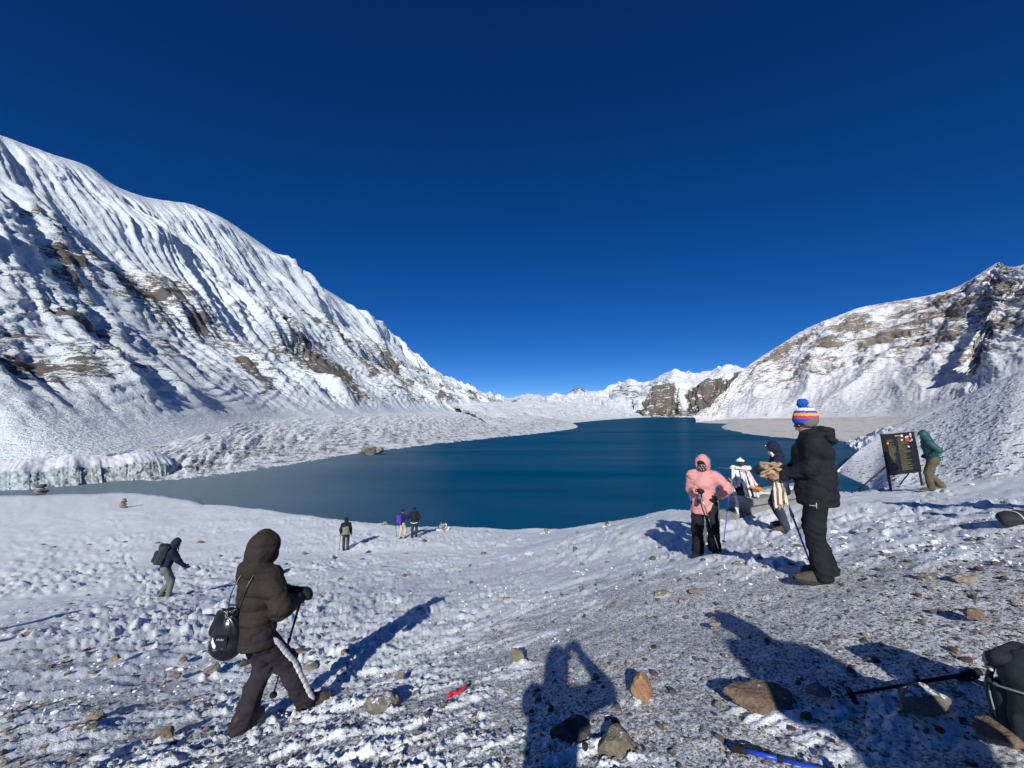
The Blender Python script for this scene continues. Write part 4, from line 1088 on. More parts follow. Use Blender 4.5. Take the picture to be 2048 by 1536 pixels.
# ------------------------------------------------------------------ backpacks
def backpack(name, loc, rz, label, cat, mats, size=(.30, .17, .46), tilt=0.0, roll=0.0, h=.012, pocket=True, lid=True, straps=True, straps_mat=None, group=None, wear=None):
    """y points to the wearer's back; origin at the bottom centre"""
    root = empty(name, loc, rz); root.rotation_euler = (tilt, roll, rz); tag(root, label, cat, group)
    w, d, hh = size; body, trim = mats
    nz = lambda sd, a: (lambda Q, D: D - a * noise3(Q * 11.0, sd) - a * .5 * noise3(Q * 26.0, sd + 1))
    sdf_part("main_bag", [rbox((0, 0, hh * .46), (w * .5, d * .5, hh * .46), .06), seg((-w * .25, 0, hh * .86), (w * .25, 0, hh * .86), d * .42, d * .42)], h, body, root, k=.05, post=nz(3, .008))
    if lid: sdf_part("lid", [rbox((0, -.01, hh * .93), (w * .47, d * .54, hh * .085), .035), seg((-w * .3, -d * .5, hh * .86), (w * .3, -d * .5, hh * .86), .025, .025)], h, trim, root, k=.03, post=nz(5, .006))
    if pocket: sdf_part("front_pocket", [rbox((0, -d * .52, hh * .36), (w * .38, d * .22, hh * .27), .04)], h, trim, root, post=nz(7, .006))
    for sx in (-1, 1):
        if pocket: sdf_part("side_pocket", [rbox((sx * w * .51, 0, hh * .22), (.03, d * .36, hh * .18), .025)], h, trim, root, post=nz(9, .004))
        if straps:
            c = [(sx * w * .27, d * .48, hh * .92), (sx * w * .29, d * .75, hh * 1.0), (sx * w * .33, d * 1.25, hh * .93), (sx * w * .36, d * 1.42, hh * .65), (sx * w * .40, d * 1.15, hh * .35), (sx * w * .46, d * .55, hh * .16)] if wear is None else [(sx * w * a, b, c_) for a, b, c_ in wear]
            tube_part("shoulder_strap", polyline(np.array(c), 26), .024, straps_mat or trim, root, n=8, flat=.35)
    return root

# ------------------------------------------------------------------ stones
def rock_mat(name, cols, scale=9.0, snow=.16):
    m, nt, b = new_mat(name)
    tc = nd(nt, "ShaderNodeTexCoord"); co = tc.outputs["Object"]
    n = noise_node(nt, co, scale, 6, .65); n2 = noise_node(nt, co, scale * 5, 4, .6)
    f = mathn(nt, 'ADD', mathn(nt, 'MULTIPLY', n.outputs[0], .65), mathn(nt, 'MULTIPLY', n2.outputs[0], .35))
    r = ramp(nt, f, [(.32, cols[0]), (.5, cols[1]), (.68, cols[2])])
    geo = nd(nt, "ShaderNodeNewGeometry"); sep = nd(nt, "ShaderNodeSeparateXYZ"); nt.links.new(geo.outputs["Normal"], sep.inputs[0])
    n3 = noise_node(nt, co, scale * 2.2, 5, .7)
    sm = mathn(nt, 'MULTIPLY', mathn(nt, 'SUBTRACT', mathn(nt, 'MULTIPLY', sep.outputs[2], n3.outputs[0]), .62 - snow), 14.0, clamp=True)
    nt.links.new(mixc(nt, sm, r.outputs[0], (.84, .86, .88)), b.inputs["Base Color"])
    b.inputs["Roughness"].default_value = .85; b.inputs["Specular IOR Level"].default_value = .25
    bp = nd(nt, "ShaderNodeBump"); bp.inputs["Strength"].default_value = 1.0; bp.inputs["Distance"].default_value = .045
    nt.links.new(f, bp.inputs["Height"]); nt.links.new(bp.outputs[0], b.inputs["Normal"])
    return m
ROCK_M = {
    'grey': rock_mat("stone_grey", [(.12, .11, .10), (.21, .19, .165), (.30, .275, .24)]),
    'greybrown': rock_mat("stone_grey_brown", [(.10, .085, .075), (.17, .15, .13), (.24, .21, .18)]),
    'orange': rock_mat("stone_orange", [(.22, .12, .07), (.36, .21, .125), (.46, .30, .20)], snow=.02),
    'brown': rock_mat("stone_brown", [(.10, .07, .05), (.19, .135, .095), (.27, .20, .145)], snow=.0),
    'olive': rock_mat("stone_olive", [(.12, .105, .075), (.20, .175, .125), (.28, .25, .19)], snow=.06),
    'dark': rock_mat("stone_dark", [(.05, .05, .05), (.085, .08, .078), (.13, .12, .115)], snow=.0),
    'tan': rock_mat("stone_tan", [(.16, .135, .105), (.26, .22, .17), (.35, .30, .24)], snow=.10),
    'red': rock_mat("stone_red", [(.13, .085, .065), (.21, .135, .105), (.28, .19, .15)], snow=.06)}
def ico(sub):
    bm = bmesh.new(); bmesh.ops.create_icosphere(bm, subdivisions=sub, radius=1.0)
    V = np.array([v.co[:] for v in bm.verts]); F = np.array([[v.index for v in f.verts] for f in bm.faces]); bm.free()
    return V, F
ICO = {k: ico(k) for k in (1, 2, 3, 4)}
def rock_shape(w, d, h, seed, sub=4, planes=20, flat_top=.0, rough=.06):
    """angular stone: a ball cut by random planes, sunk a little at its foot; base at z = 0"""
    rs = np.random.RandomState(seed); V, F = ICO[sub]
    n = rs.normal(size=(planes, 3)); n[:, 2] *= .7; n /= np.linalg.norm(n, axis=1, keepdims=True)
    n = np.concatenate([n, [[.12 * rs.normal(), .12 * rs.normal(), 1], [0, 0, -1]]]); n /= np.linalg.norm(n, axis=1, keepdims=True)
    o = np.concatenate([rs.uniform(.58, .92, planes), [.72, .75]])
    dots = V @ n.T
    r = np.min(np.where(dots > .05, o / np.maximum(dots, .05), 1.25), axis=1); r = np.minimum(r, 1.15)
    P = V * r[:, None]
    P = P * (1 + rough * noise3(P * 3.1 + seed, seed)[:, None] * 2 + rough * .8 * noise3(P * 8.0 + seed, seed + 1)[:, None])
    lo = P.min(0); hi = P.max(0)
    P = (P - (lo + hi) / 2) / (hi - lo) * np.array([w, d, h])
    P[:, 2] += h * .5
    return P, F
def put_rock(name, pos, w, d, h, mat, yaw, seed, label, cat, sub=4, sink=.22, group=None):
    P, F = rock_shape(w, d, h / (1 - sink), seed, sub)
    o = link(name, raw_mesh(name, P, F, True), mat)
    me = o.data
    if hasattr(me, "set_sharp_from_angle"): me.set_sharp_from_angle(angle=rad(32))
    o.location = (pos[0], pos[1], pos[2] - sink * h / (1 - sink)); o.rotation_euler = (0, 0, rad(yaw))
    tag(o, label, cat, group); return o
for (px, py, w, d, h, ck, yaw, seed, label), p in zip(ROCKS, ROCK_POS):
    base = float(ground(p[0], p[1])) + .02
    put_rock("rock", (p[0], p[1], base), w, d, h, ROCK_M[ck], yaw, seed, label, "rock")

# a scatter of small stones one can count, copies of ten shapes
rs = np.random.RandomState(5)
_protos = []
for i in range(10):
    P, F = rock_shape(1, rs.uniform(.6, .9), rs.uniform(.35, .6), 200 + i, 2)
    P[:, 2] -= .12
    me = raw_mesh("stone", P, F, True); me.materials.append(ROCK_M[['tan', 'grey', 'brown', 'red', 'greybrown', 'dark', 'grey', 'tan', 'olive', 'greybrown'][i]])
    if hasattr(me, "set_sharp_from_angle"): me.set_sharp_from_angle(angle=rad(35))
    _protos.append((me, ['tan', 'grey', 'brown', 'reddish', 'grey-brown', 'dark', 'grey', 'tan', 'olive', 'grey-brown'][i]))
_taken = [(p[0], p[1]) for p in ROCK_POS]
n_st = 0
while n_st < 170:
    px, py = rs.uniform(-20, 2060), rs.uniform(1090, 1530) if rs.rand() < .8 else rs.uniform(1060, 1150)
    p = G(px, py)
    if p[1] > 26 or snow_cover(p[0], p[1]) > .075: continue
    if min((p[0] - a) ** 2 + (p[1] - b) ** 2 for a, b in _taken) < (.05 * p[1]) ** 2: continue
    sz = (.022 + .0095 * p[1]) * rs.uniform(.7, 1.5)
    me, cn = _protos[rs.randint(10)]; o = link("stone", me)
    o.location = (p[0], p[1], surface(p[0], p[1])); o.scale = (sz, sz, sz); o.rotation_euler = (rs.normal() * .15, rs.normal() * .15, rs.uniform(0, 6.28))
    zone = "left part" if px < 640 else ("middle" if px < 1330 else "right part")
    tag(o, "small %s stone half sunk in the snowy gravel, %s of the slope" % (cn, zone), "stone", "small %s stones scattered on the %s of the slope" % (cn, zone))
    _taken.append((p[0], p[1])); n_st += 1

# loose gravel and broken snow, too many to count
def scatter(name, n, size, mats, seed, zone, label, cat, lift=.15, sub=1, flat=.6):
    r = np.random.RandomState(seed); V0, F0 = ICO[sub]
    px = r.uniform(-40, 2090, n * 4); inv = r.uniform(1 / 16.0, 1 / 1.9, n * 4)
    az = np.arctan((px - 1024) / FPX); R = 1 / inv / np.cos(az) * 1.0
    x, y = R * np.sin(az), R * np.cos(az)
    keep = zone(x, y, r)
    x, y, R = x[keep][:n], y[keep][:n], R[keep][:n]; m = len(x)
    h, depth = ground_detail(x, y); z = ground(x, y) + h
    s = size * r.lognormal(0, .45, m) * np.clip(R / 4.0, .7, 1.6)
    a = r.uniform(0, 6.28, m)
    sq = np.stack([r.uniform(.7, 1.2, m), r.uniform(.6, 1.0, m), r.uniform(.35, .75, m) * flat / .6], 1)
    V = V0[None] * (1 + (.28 if sub == 1 else .16) * r.normal(size=(m, len(V0), 1))) * sq[:, None, :] * s[:, None, None]
    ca, sa = np.cos(a)[:, None], np.sin(a)[:, None]
    W = np.stack([V[..., 0] * ca - V[..., 1] * sa, V[..., 0] * sa + V[..., 1] * ca, V[..., 2]], -1) + np.stack([x, y, z + s * lift], 1)[:, None, :]
    F = (F0[None] + (np.arange(m) * len(V0))[:, None, None]).reshape(-1, 3)
    me = raw_mesh(name, W.reshape(-1, 3), F, False)
    for mm in mats: me.materials.append(mm)
    if len(mats) > 1:
        me.polygons.foreach_set("material_index", np.repeat(r.randint(0, len(mats), m), len(F0)).astype(np.int32))
    o = link(name, me); tag(o, label, cat, kind="stuff"); return o
def snow_mat(name, c=(.84, .86, .88)):
    m, nt, b = new_mat(name)
    tc = nd(nt, "ShaderNodeTexCoord"); n = noise_node(nt, tc.outputs["Object"], 30, 4)
    nt.links.new(ramp(nt, n.outputs[0], [(.3, [v * .9 for v in c]), (.7, c)]).outputs[0], b.inputs["Base Color"]); b.inputs["Roughness"].default_value = .6
    bp = nd(nt, "ShaderNodeBump"); bp.inputs["Strength"].default_value = .4; bp.inputs["Distance"].default_value = .01
    nt.links.new(n.outputs[0], bp.inputs["Height"]); nt.links.new(bp.outputs[0], b.inputs["Normal"]); return m
SNOW = snow_mat("fresh_snow", (.80, .82, .85))
scatter("gravel", 4400, .0105, [ROCK_M['grey'], ROCK_M['brown'], ROCK_M['tan'], ROCK_M['greybrown'], ROCK_M['dark']], 11, lambda x, y, r: snow_cover(x, y) + .012 * r.normal(size=len(x)) < .016, "loose gravel over the trodden ground", "gravel")
scatter("snow_clods", 3000, .0085, [SNOW], 12, lambda x, y, r: (snow_cover(x, y) + .012 * r.normal(size=len(x)) > .012) & (noise2(x * .8, y * .8, 99) + .3 * r.normal(size=len(x)) > .05), "broken clods of snow lying on the slope", "snow", lift=.3, flat=.6)

# boulder and cairns along the shore
p = at_z(738, 909, LAKE_Z + .5)
put_rock("boulder", p, 11, 8, 6.5, ROCK_M['greybrown'], 20, 41, "big dark angular boulder at the water's edge on the left shore", "boulder", sub=3, sink=.1)
p = at_z(760, 905, LAKE_Z + 2)
put_rock("boulder", p, 6, 5, 4.0, ROCK_M['grey'], 50, 47, "smaller rubble boulder just right of the big dark shore boulder", "boulder", sub=3, sink=.1)
def cairn(px, py, label, n, w, snow, seed, tall=1.0, spiky=False, cat="cairn"):
    p = G(px, py); r = np.random.RandomState(seed)
    root = empty("cairn", (p[0], p[1], surface(p[0], p[1]) - .03)); tag(root, label, cat)
    z = 0.0
    for i in range(n):
        s = w * (1 - .62 * i / n); hh = w * .34 * tall
        P, F = rock_shape(s * r.uniform(.85, 1.1), s * r.uniform(.7, 1), hh, seed * 10 + i, 3)
        o = link("stone", raw_mesh("stone", P, F, True), ROCK_M[['greybrown', 'grey', 'dark'][i % 3]], root)
        o.location = (r.normal() * w * .05, r.normal() * w * .05, z); o.rotation_euler = (0, 0, r.uniform(0, 6.28)); z += hh * .8
    if snow:
        pr = [ball((r.normal() * w * .25, r.normal() * w * .25, w * .12), (w * .5, w * .45, w * .22)), ball((-w * .4, -w * .2, w * .05), (w * .5, w * .4, w * .16))]
        if spiky:
            for k in range(9):
                a = r.uniform(0, 6.28); q = w * r.uniform(.1, .5)
                pr.append(seg((q * math.cos(a), q * math.sin(a), .05), (q * 1.3 * math.cos(a) + r.normal() * .06, q * 1.3 * math.sin(a), w * r.uniform(.4, .9)), .08 * w, .025 * w))
        sdf_part("snow_cap", pr, w * .06, SNOW, root, k=w * .12)
    return root
cairn(246, 1016, "tall dark stone cairn standing alone on the left shore rim", 4, .62, False, 61, tall=1.2)
cairn(80, 990, "wide dark rock pile on the shore rim at the far left", 3, 1.5, False, 62, tall=.9)
cairn(135, 987, "small rock pile right of the wide one at the far left", 3, .8, False, 63)
cairn(885, 1061, "white snow-crusted cairn right of the pair of hikers", 2, .75, True, 64, spiky=True)
cairn(1214, 1054, "little two-stone cairn on the rim left of the person in pink", 3, .30, True, 65)
cairn(1092, 1066, "low snowy pile at the lowest point of the rim", 2, .45, True, 66)
cairn(770, 1052, "low dark stone heap left of the pair of hikers", 2, .55, False, 67, tall=.7)
cairn(972, 1066, "tiny dark stone pile on the rim in the centre", 2, .35, False, 68, tall=.7)

# ------------------------------------------------------------------ materials of people and gear
M = dict(
    skin=cloth("skin", (.36, .20, .14), .55, .15, 40, .05, spec=.4), puffer=cloth("puffer_brown_black", (.028, .022, .019), .8, .3, 45, .2, spec=.2), plum=cloth("plum_black_fleece", (.030, .024, .030), .95, .25, 90),
    white_stripe=cloth("white_knit", (.72, .70, .68), .9, .12, 80), boot_brown=cloth("boot_brown", (.085, .062, .048), .8, .3, 50), sole=cloth("rubber_sole", (.03, .03, .03), .8, .2, 60), sole_grey=cloth("grey_sole", (.22, .20, .18), .8, .2, 60),
    black=cloth("black_shell", (.014, .015, .020), .85, .3, 60, .2, spec=.15), black_pants=cloth("black_trousers", (.016, .018, .022), .9, .3, 60, .2, spec=.15), glove=cloth("black_glove", (.014, .014, .016), .8, .3, 70), pink=cloth("pink_shell", (.60, .27, .245), .65, .07, 30, .05),
    navy=cloth("navy_shell", (.012, .018, .045), .6, .3, 40), blue=cloth("bright_blue_cloth", (.01, .09, .42), .7, .2, 50), grey_pants=cloth("grey_green_trousers", (.13, .145, .135), .85, .2, 60), olive=cloth("olive_trousers", (.10, .09, .055), .85, .25, 60),
    green=cloth("dark_green_shell", (.018, .075, .072), .55, .2, 40, .06), cream=cloth("cream_cloth", (.62, .54, .42), .9, .12, 60), cream_pants=cloth("cream_trousers", (.48, .43, .34), .9, .12, 60), tan=cloth("tan_knit", (.38, .27, .165), .95, .2, 70, .3), purple=cloth("purple_nylon", (.085, .045, .33), .6, .2, 40),
    pack_grey=cloth("dark_grey_nylon", (.028, .034, .038), .6, .3, 40), pack_olive=cloth("khaki_nylon", (.20, .185, .13), .7, .2, 40), jeans=cloth("dark_denim", (.035, .045, .075), .85, .25, 80), dark_grey=cloth("charcoal_cloth", (.03, .032, .04), .8, .25, 60),
    vinyl=cloth("black_vinyl", (.010, .011, .014), .28, .2, 20, .05, spec=.5), white_print=cloth("white_print", (.75, .75, .72), .7, .1, 60), webbing=cloth("grey_webbing", (.24, .26, .25), .8, .15, 120), cord=cloth("cream_cord", (.50, .47, .36), .9, .15, 120),
    orange=cloth("orange_scarf", (.72, .22, .03), .9, .15, 60), khata=cloth("white_silk_scarf", (.66, .65, .64), .55, .06, 40), pinkish=cloth("pale_pink_scarf", (.72, .48, .46), .7, .1, 40), statue=cloth("dark_statue_stone", (.045, .04, .042), .6, .4, 25), red=cloth("red_plastic", (.55, .02, .035), .4, .2, 30),
    goggle=cloth("dark_lens", (.01, .01, .014), .15, .1, 20, 0, spec=.6), wool_grey=cloth("grey_fleece", (.14, .135, .14), .95, .15, 70))
def metal(name, c, rough=.3):
    m, nt, b = new_mat(name)
    tc = nd(nt, "ShaderNodeTexCoord"); n = noise_node(nt, tc.outputs["Object"], 60, 3)
    nt.links.new(ramp(nt, n.outputs[0], [(.3, [v * .8 for v in c]), (.7, c)]).outputs[0], b.inputs["Base Color"]); b.inputs["Roughness"].default_value = rough; b.inputs["Metallic"].default_value = .6; return m
M['pole_blue'] = cloth("blue_enamel", (.018, .06, .50), .35, .15, 30, 0, spec=.5); M['pole_grey'] = metal("grey_aluminium", (.34, .33, .33)); M['pole_black'] = metal("black_carbon", (.02, .02, .028))
def quilt_mat():
    """knit hat with colour bands around it"""
    m, nt, b = new_mat("striped_knit")
    tc = nd(nt, "ShaderNodeTexCoord"); sep = nd(nt, "ShaderNodeSeparateXYZ"); nt.links.new(tc.outputs["Generated"], sep.inputs[0])
    wv = nd(nt, "ShaderNodeTexWave"); wv.inputs["Scale"].default_value = 9.0; nt.links.new(tc.outputs["Generated"], wv.inputs["Vector"])
    f = mathn(nt, 'ADD', sep.outputs[2], mathn(nt, 'MULTIPLY', mathn(nt, 'SUBTRACT', wv.outputs[0], .5), .03))
    B = (.035, .085, .48)
    r = ramp(nt, f, [(0, B), (.34, (.62, .045, .075)), (.50, (.82, .40, .05)), (.63, (.04, .07, .40)), (.76, (.78, .76, .74)), (.90, B)], 'CONSTANT')
    nt.links.new(r.outputs[0], b.inputs["Base Color"]); b.inputs["Roughness"].default_value = .95
    n = noise_node(nt, tc.outputs["Object"], 140, 2); bp = nd(nt, "ShaderNodeBump"); bp.inputs["Strength"].default_value = .5; bp.inputs["Distance"].default_value = .006
    nt.links.new(n.outputs[0], bp.inputs["Height"]); nt.links.new(bp.outputs[0], b.inputs["Normal"]); return m
def dots_mat():
    m, nt, b = new_mat("patterned_fleece")
    tc = nd(nt, "ShaderNodeTexCoord"); v = nd(nt, "ShaderNodeTexVoronoi"); v.inputs["Scale"].default_value = 62; nt.links.new(tc.outputs["Object"], v.inputs["Vector"])
    r = ramp(nt, v.outputs["Distance"], [(0, (.62, .60, .60)), (.32, (.62, .58, .58)), (.36, (.20, .02, .04)), (.50, (.02, .015, .03)), (1, (.02, .015, .03))])
    nt.links.new(r.outputs[0], b.inputs["Base Color"]); b.inputs["Roughness"].default_value = .95; return m
def stripe_mat():
    m, nt, b = new_mat("cream_striped_scarf")
    tc = nd(nt, "ShaderNodeTexCoord"); mp = nd(nt, "ShaderNodeMapping"); mp.inputs["Rotation"].default_value = (0, 0, .6); nt.links.new(tc.outputs["Object"], mp.inputs[0])
    w = nd(nt, "ShaderNodeTexWave"); w.inputs["Scale"].default_value = 9.0; w.inputs["Distortion"].default_value = 1.0; nt.links.new(mp.outputs[0], w.inputs["Vector"])
    nt.links.new(ramp(nt, w.outputs[0], [(.2, (.16, .11, .07)), (.42, (.60, .50, .36)), (.8, (.72, .64, .50))]).outputs[0], b.inputs["Base Color"]); b.inputs["Roughness"].default_value = .95; return m
def quilted(name, col, period, depth=.4):
    """padded shell with stitched channels"""
    m = cloth(name, col, .8, .3, 45, .2, spec=.2); nt = m.node_tree; b = nt.nodes["Principled BSDF"]
    tc = nd(nt, "ShaderNodeTexCoord"); w = nd(nt, "ShaderNodeTexWave", wave_type='BANDS', bands_direction='Z'); w.inputs["Scale"].default_value = .314 / period; w.inputs["Distortion"].default_value = .8; w.inputs["Detail Scale"].default_value = 2.0
    nt.links.new(tc.outputs["Object"], w.inputs["Vector"])
    r = ramp(nt, w.outputs["Fac"], [(0, (0, 0, 0)), (.10, (.45, .45, .45)), (.5, (.85, .85, .85)), (1, (1, 1, 1))])
    n = noise_node(nt, tc.outputs["Object"], 16, 4, .6)
    bp = nd(nt, "ShaderNodeBump"); bp.inputs["Strength"].default_value = depth; bp.inputs["Distance"].default_value = .03
    nt.links.new(mathn(nt, 'ADD', r.outputs[0], mathn(nt, 'MULTIPLY', n.outputs[0], .9)), bp.inputs["Height"]); nt.links.new(bp.outputs[0], b.inputs["Normal"]); return m
M['puffer'] = quilted("quilted_brown_black", (.030, .0235, .020), .125, .45); M['black'] = quilted("quilted_black", (.014, .015, .020), .16); M['navy'] = quilted("quilted_navy", (.012, .018, .042), .14)
M['hat'] = quilt_mat(); M['dots'] = dots_mat(); M['scarf'] = stripe_mat()

# ------------------------------------------------------------------ 1: hooded person in the puffer jacket
rA = G(503, 1460); _d = G(622, 1408) - rA
_aA = rad(-12); _fr = rotz(-_aA) @ np.array([_d[0], _d[1], 0])
fA = ((-.07, .0, 2), (max(.07, _fr[0]), min(_fr[1], .56), -30))
A = person(0, 0, -12, "person in brown-black hooded puffer jacket and white-striped dark trousers, seen from behind", pos=rA[:2], feet=fA, H=1.72, lean=.06, hips=(-.07, .05, .885), head_yaw=-.75, head_pitch=-.12, hands=((.16, .27, 1.12), (.23, .24, 1.09)),
           elbows=((-1, -.5, -.7), (.7, -.8, -.9)), res=.012, twist=-.35)
A.body(M['skin'])
jk = A.jacket(M['puffer'], fat=1.13, hem=.06, puff=.013, puff_n=6.2, collar=.03, sleeve=1.12, wrinkle=.008, seam=.010, hipw=1.13)
A.hood_up(M['puffer'], r=1.09, parent=jk)
sdf_part("face_mask", [ball(A.hp(0, .028, -.04), (.078, .094, .085), A.HR), seg(A.hp(-.05, .09, .01), A.hp(.05, .09, .01), .022, .022)], .010, M['glove'], A.root, k=.02)
tr = A.trousers(M['plum'], fat=1.12, flare=1.12, fold=2.2, wrinkle=.013)
A.boots(M['boot_brown'], M['sole_grey'], tall=.05)
A.gloves(M['glove'], dirs=(A.rt + A.fw * .6, A.fw - A.rt * .5), palms=((0, 0, -1), (0, 0, -1)), curl=(.75, .75), fat=1.45, mitten=True)
def leg_stripe(fig, side, off, mat, parent):
    """quilted stripe down the outside of a trouser leg"""
    s = np.array([1.0, 0, 0]) * (1 if side else -1); h0 = fig.hip[side] + s * .085; k0 = fig.kn[side]; a0 = fig.an[side]
    P = []
    pts = [h0 - np.array([0, 0, .02])] + [fig.hip[side] * (1 - t) + k0 * t + s * (.110 - .020 * t) + fig.fw * off for t in (.2, .4, .6, .8, 1.0)] + [k0 * (1 - t) + a0 * t + s * (.088 - .008 * t) + fig.fw * off for t in (.2, .4, .6, .8, .95)]
    pts = polyline(np.array(pts), 17)
    for i in range(16):
        a, b = pts[i], pts[i + 1]
        P.append(seg(a + (b - a) * .3, b - (b - a) * .3, .026, .026, s, .6))
    sdf_part("side_stripe", P, .008, mat, parent, k=.003)
leg_stripe(A, 1, .012, M['white_stripe'], tr)
top = A.world(A.wr[1] + np.array([-.02, .07, .05])); tip = SG(543, 1406)
trekking_pole(top, tip, "dark trekking pole held by the person in the brown-black puffer jacket", M['pole_black'], M['pole_black'], M['glove'], r=.010)
# drawstring bag on the low back
bp_ = A.world(A.hip_c - A.fw * .20 - A.rt * .05 - np.array([0, 0, .12]))
bag = empty("drawstring_bag", bp_, A.root.rotation_euler[2] + .25); bag.rotation_euler[1] = .06; bag.scale = (.88, .78, .92)
tag(bag, "shiny black drawstring bag with white print on the puffer-jacketed person's back", "bag")
def bag_post(Q, D):
    t = np.clip((Q[:, 2] - .12) / .24, 0, 1)
    return D + .007 * np.sin(np.arctan2(Q[:, 0], Q[:, 1] + .02) * 13) * t - .006 * noise3(Q * 12.0, 4)
sdf_part("sack", [seg((0, 0, .08), (0, 0, .20), .135, .125, (0, 1, 0), .62), seg((0, 0, .20), (0, .02, .36), .12, .05, (0, 1, 0), .62), ball((0, -.01, .07), (.15, .09, .085))], .009, M['vinyl'], bag, k=.05, post=bag_post)
sdf_part("gathered_top", [seg((-.05, .01, .365), (.05, .01, .37), .035, .035), seg((-.085, -.01, .36), (-.125, -.02, .20), .030, .036, (0, 1, 0), .5)], .008, M['vinyl'], bag, k=.03, post=bag_post)
me = box_mesh("print_panel", .150, .006, .125, .003, (-.015, -.095, .135), rotz(.03)); link("print_panel", me, M['black'], bag)
def flat_strokes(name, strokes, r, mat, parent):
    Vs, Fs = [], []
    for st in strokes:
        V, F = tube(np.array(st, float), r, 5); o = sum(len(v) for v in Vs); Vs.append(V); Fs += [tuple(i + o for i in f) for f in F]
    return tag(link(name, pymesh(name, np.concatenate(Vs), Fs), mat, parent), kind="stuff")
yb = -.1005
flat_strokes("lettering", [[(-.035 + .014 * i, yb, .165), (-.031 + .014 * i, yb, .180 + .004 * (i % 2)), (-.027 + .014 * i, yb, .168)] for i in range(5)], .0022, M['white_print'], bag)
sdf_part("white_figure", [seg((-.072, yb, .185), (-.070, yb, .150), .006, .012, (0, 1, 0), .3), seg((-.070, yb, .150), (-.052, yb, .115), .014, .018, (0, 1, 0), .3), seg((-.052, yb, .118), (-.046, yb, .098), .014, .006, (0, 1, 0), .3)], .004, M['white_print'], bag, k=.008)
flat_strokes("print_line", [[(-.07, yb, .086), (-.02, yb, .086)], [(-.065, yb, .079), (-.02, yb, .079)], [(.0, yb, .092), (.035, yb, .098)]], .0016, M['webbing'], bag)
for i in (0, 1):
    sx = -1 if i == 0 else 1
    hi = A.to(bag, A.sh[i] * .75 + A.sh[1 - i] * .25 + A.up * .085 - A.fw * .055); mid = A.to(bag, A.chest - A.fw * .175 + A.rt * sx * .085)
    low = A.to(bag, A.waist - A.fw * .185 + A.rt * (sx * .03 - .05))
    tube_part("cord", polyline(np.array([(sx * .03, .02, .37), low, mid, hi]), 24), .0055, M['vinyl'], bag, n=6)
tube_part("metal_ring", [(.012 * math.cos(t), -.045, .365 + .012 * math.sin(t)) for t in np.linspace(0, 6.283, 14)], .004, M['pole_grey'], bag, n=6)

# ------------------------------------------------------------------ 2: person in the striped bobble hat
fB = ((-.11, .03, 4), (.10, -.05, -8))
B = person(1640, 1166, 60, "person in black jacket and striped bobble hat holding a scarf, in profile", feet=fB, H=1.71, lean=.03, hips=(0, -.01, .945), head_yaw=.05, head_pitch=-.32, hands=((-.08, .29, 1.07), (.03, .31, 1.05)),
           elbows=((-.5, -1.2, -.5), (.5, -1.2, -.5)), res=.012)
B.body(M['skin'])
jk = B.jacket(M['black'], fat=1.13, hem=.13, puff=.004, puff_n=3.2, collar=.045, wrinkle=.010, belly=1.06, deep=.95)
k = B.k
sdf_part("hood", [seg(B.neck + B.rt * -.08 - B.fw * .04, B.neck + B.rt * .08 - B.fw * .04, .06, .06), seg(B.neck - B.fw * .05 + B.up * .045, B.neck - B.fw * .155 + B.up * .055, .072, .055), seg(B.neck - B.fw * .13 + B.up * .02, B.neck - B.fw * .175 - B.up * .05, .06, .045), seg(B.neck - B.fw * .10 + B.up * .075 - B.rt * .07, B.neck - B.fw * .10 + B.up * .075 + B.rt * .07, .04, .04)], .010, M['black'], jk, k=.022, post=lambda Q, D: D - .009 * noise3(Q * 15.0, 2) + .004 * np.sin(Q[:, 2] * 110))
tr = B.trousers(M['black_pants'], fat=1.10, flare=1.18, fold=1.5)
bts = B.boots(M['boot_brown'], M['sole'], tall=.05, names="shoe")
B.gloves(M['skin'], dirs=(B.fw * .9 - np.array([0, 0, .25]), B.fw * .9 - np.array([0, 0, .2])), palms=(B.rt * .7 + np.array([0, 0, -.5]), B.rt * -.7 + np.array([0, 0, -.5])), curl=(.85, .85), fat=1.0, names="hand")
hp = B.hp
hat = sdf_part("hat", [ball(hp(0, -.012, .062), (.104, .120, .092), B.HR), ball(hp(0, -.02, .115), (.080, .094, .075), B.HR)], .008, M['hat'], B.root, k=.04, cut=[rbox(hp(0, .0, -.10), (.3, .3, .115), .01, B.HR)], post=lambda Q, D: D - .003 * noise3(Q * 45.0, 2))
sdf_part("pompom", [ball(hp(0, -.045, .222), .052)], .006, M['blue'], hat, post=lambda Q, D: D - .011 * noise3(Q * 70.0, 8) - .006 * noise3(Q * 150.0, 9))
for sx in (-1, 1): sdf_part("ear_flap", [ball(hp(sx * .084, -.03, .02), (.020, .075, .055), B.HR)], .008, M['wool_grey'], hat, k=.01)
sdf_part("tassel", [seg(hp(-.06, .055, -.20), hp(-.05, .075, -.245), .010, .012), ball(hp(-.05, .085, -.272), .030)], .006, M['blue'], hat, post=lambda Q, D: D - .006 * noise3(Q * 80.0, 8))
sdf_part("sunglasses", [seg(hp(-.060, .086, .012), hp(-.014, .100, .010), .017, .018), seg(hp(.014, .100, .010), hp(.060, .086, .012), .018, .017), seg(hp(-.066, .075, .016), hp(-.082, -.005, .018), .006, .005), seg(hp(.066, .075, .016), hp(.082, -.005, .018), .006, .005)], .005, M['goggle'], B.root, k=.006)
sdf_part("mask", [seg(hp(-.064, .02, -.085), hp(-.05, -.01, -.11), .020, .024)], .007, M['white_print'], B.root)
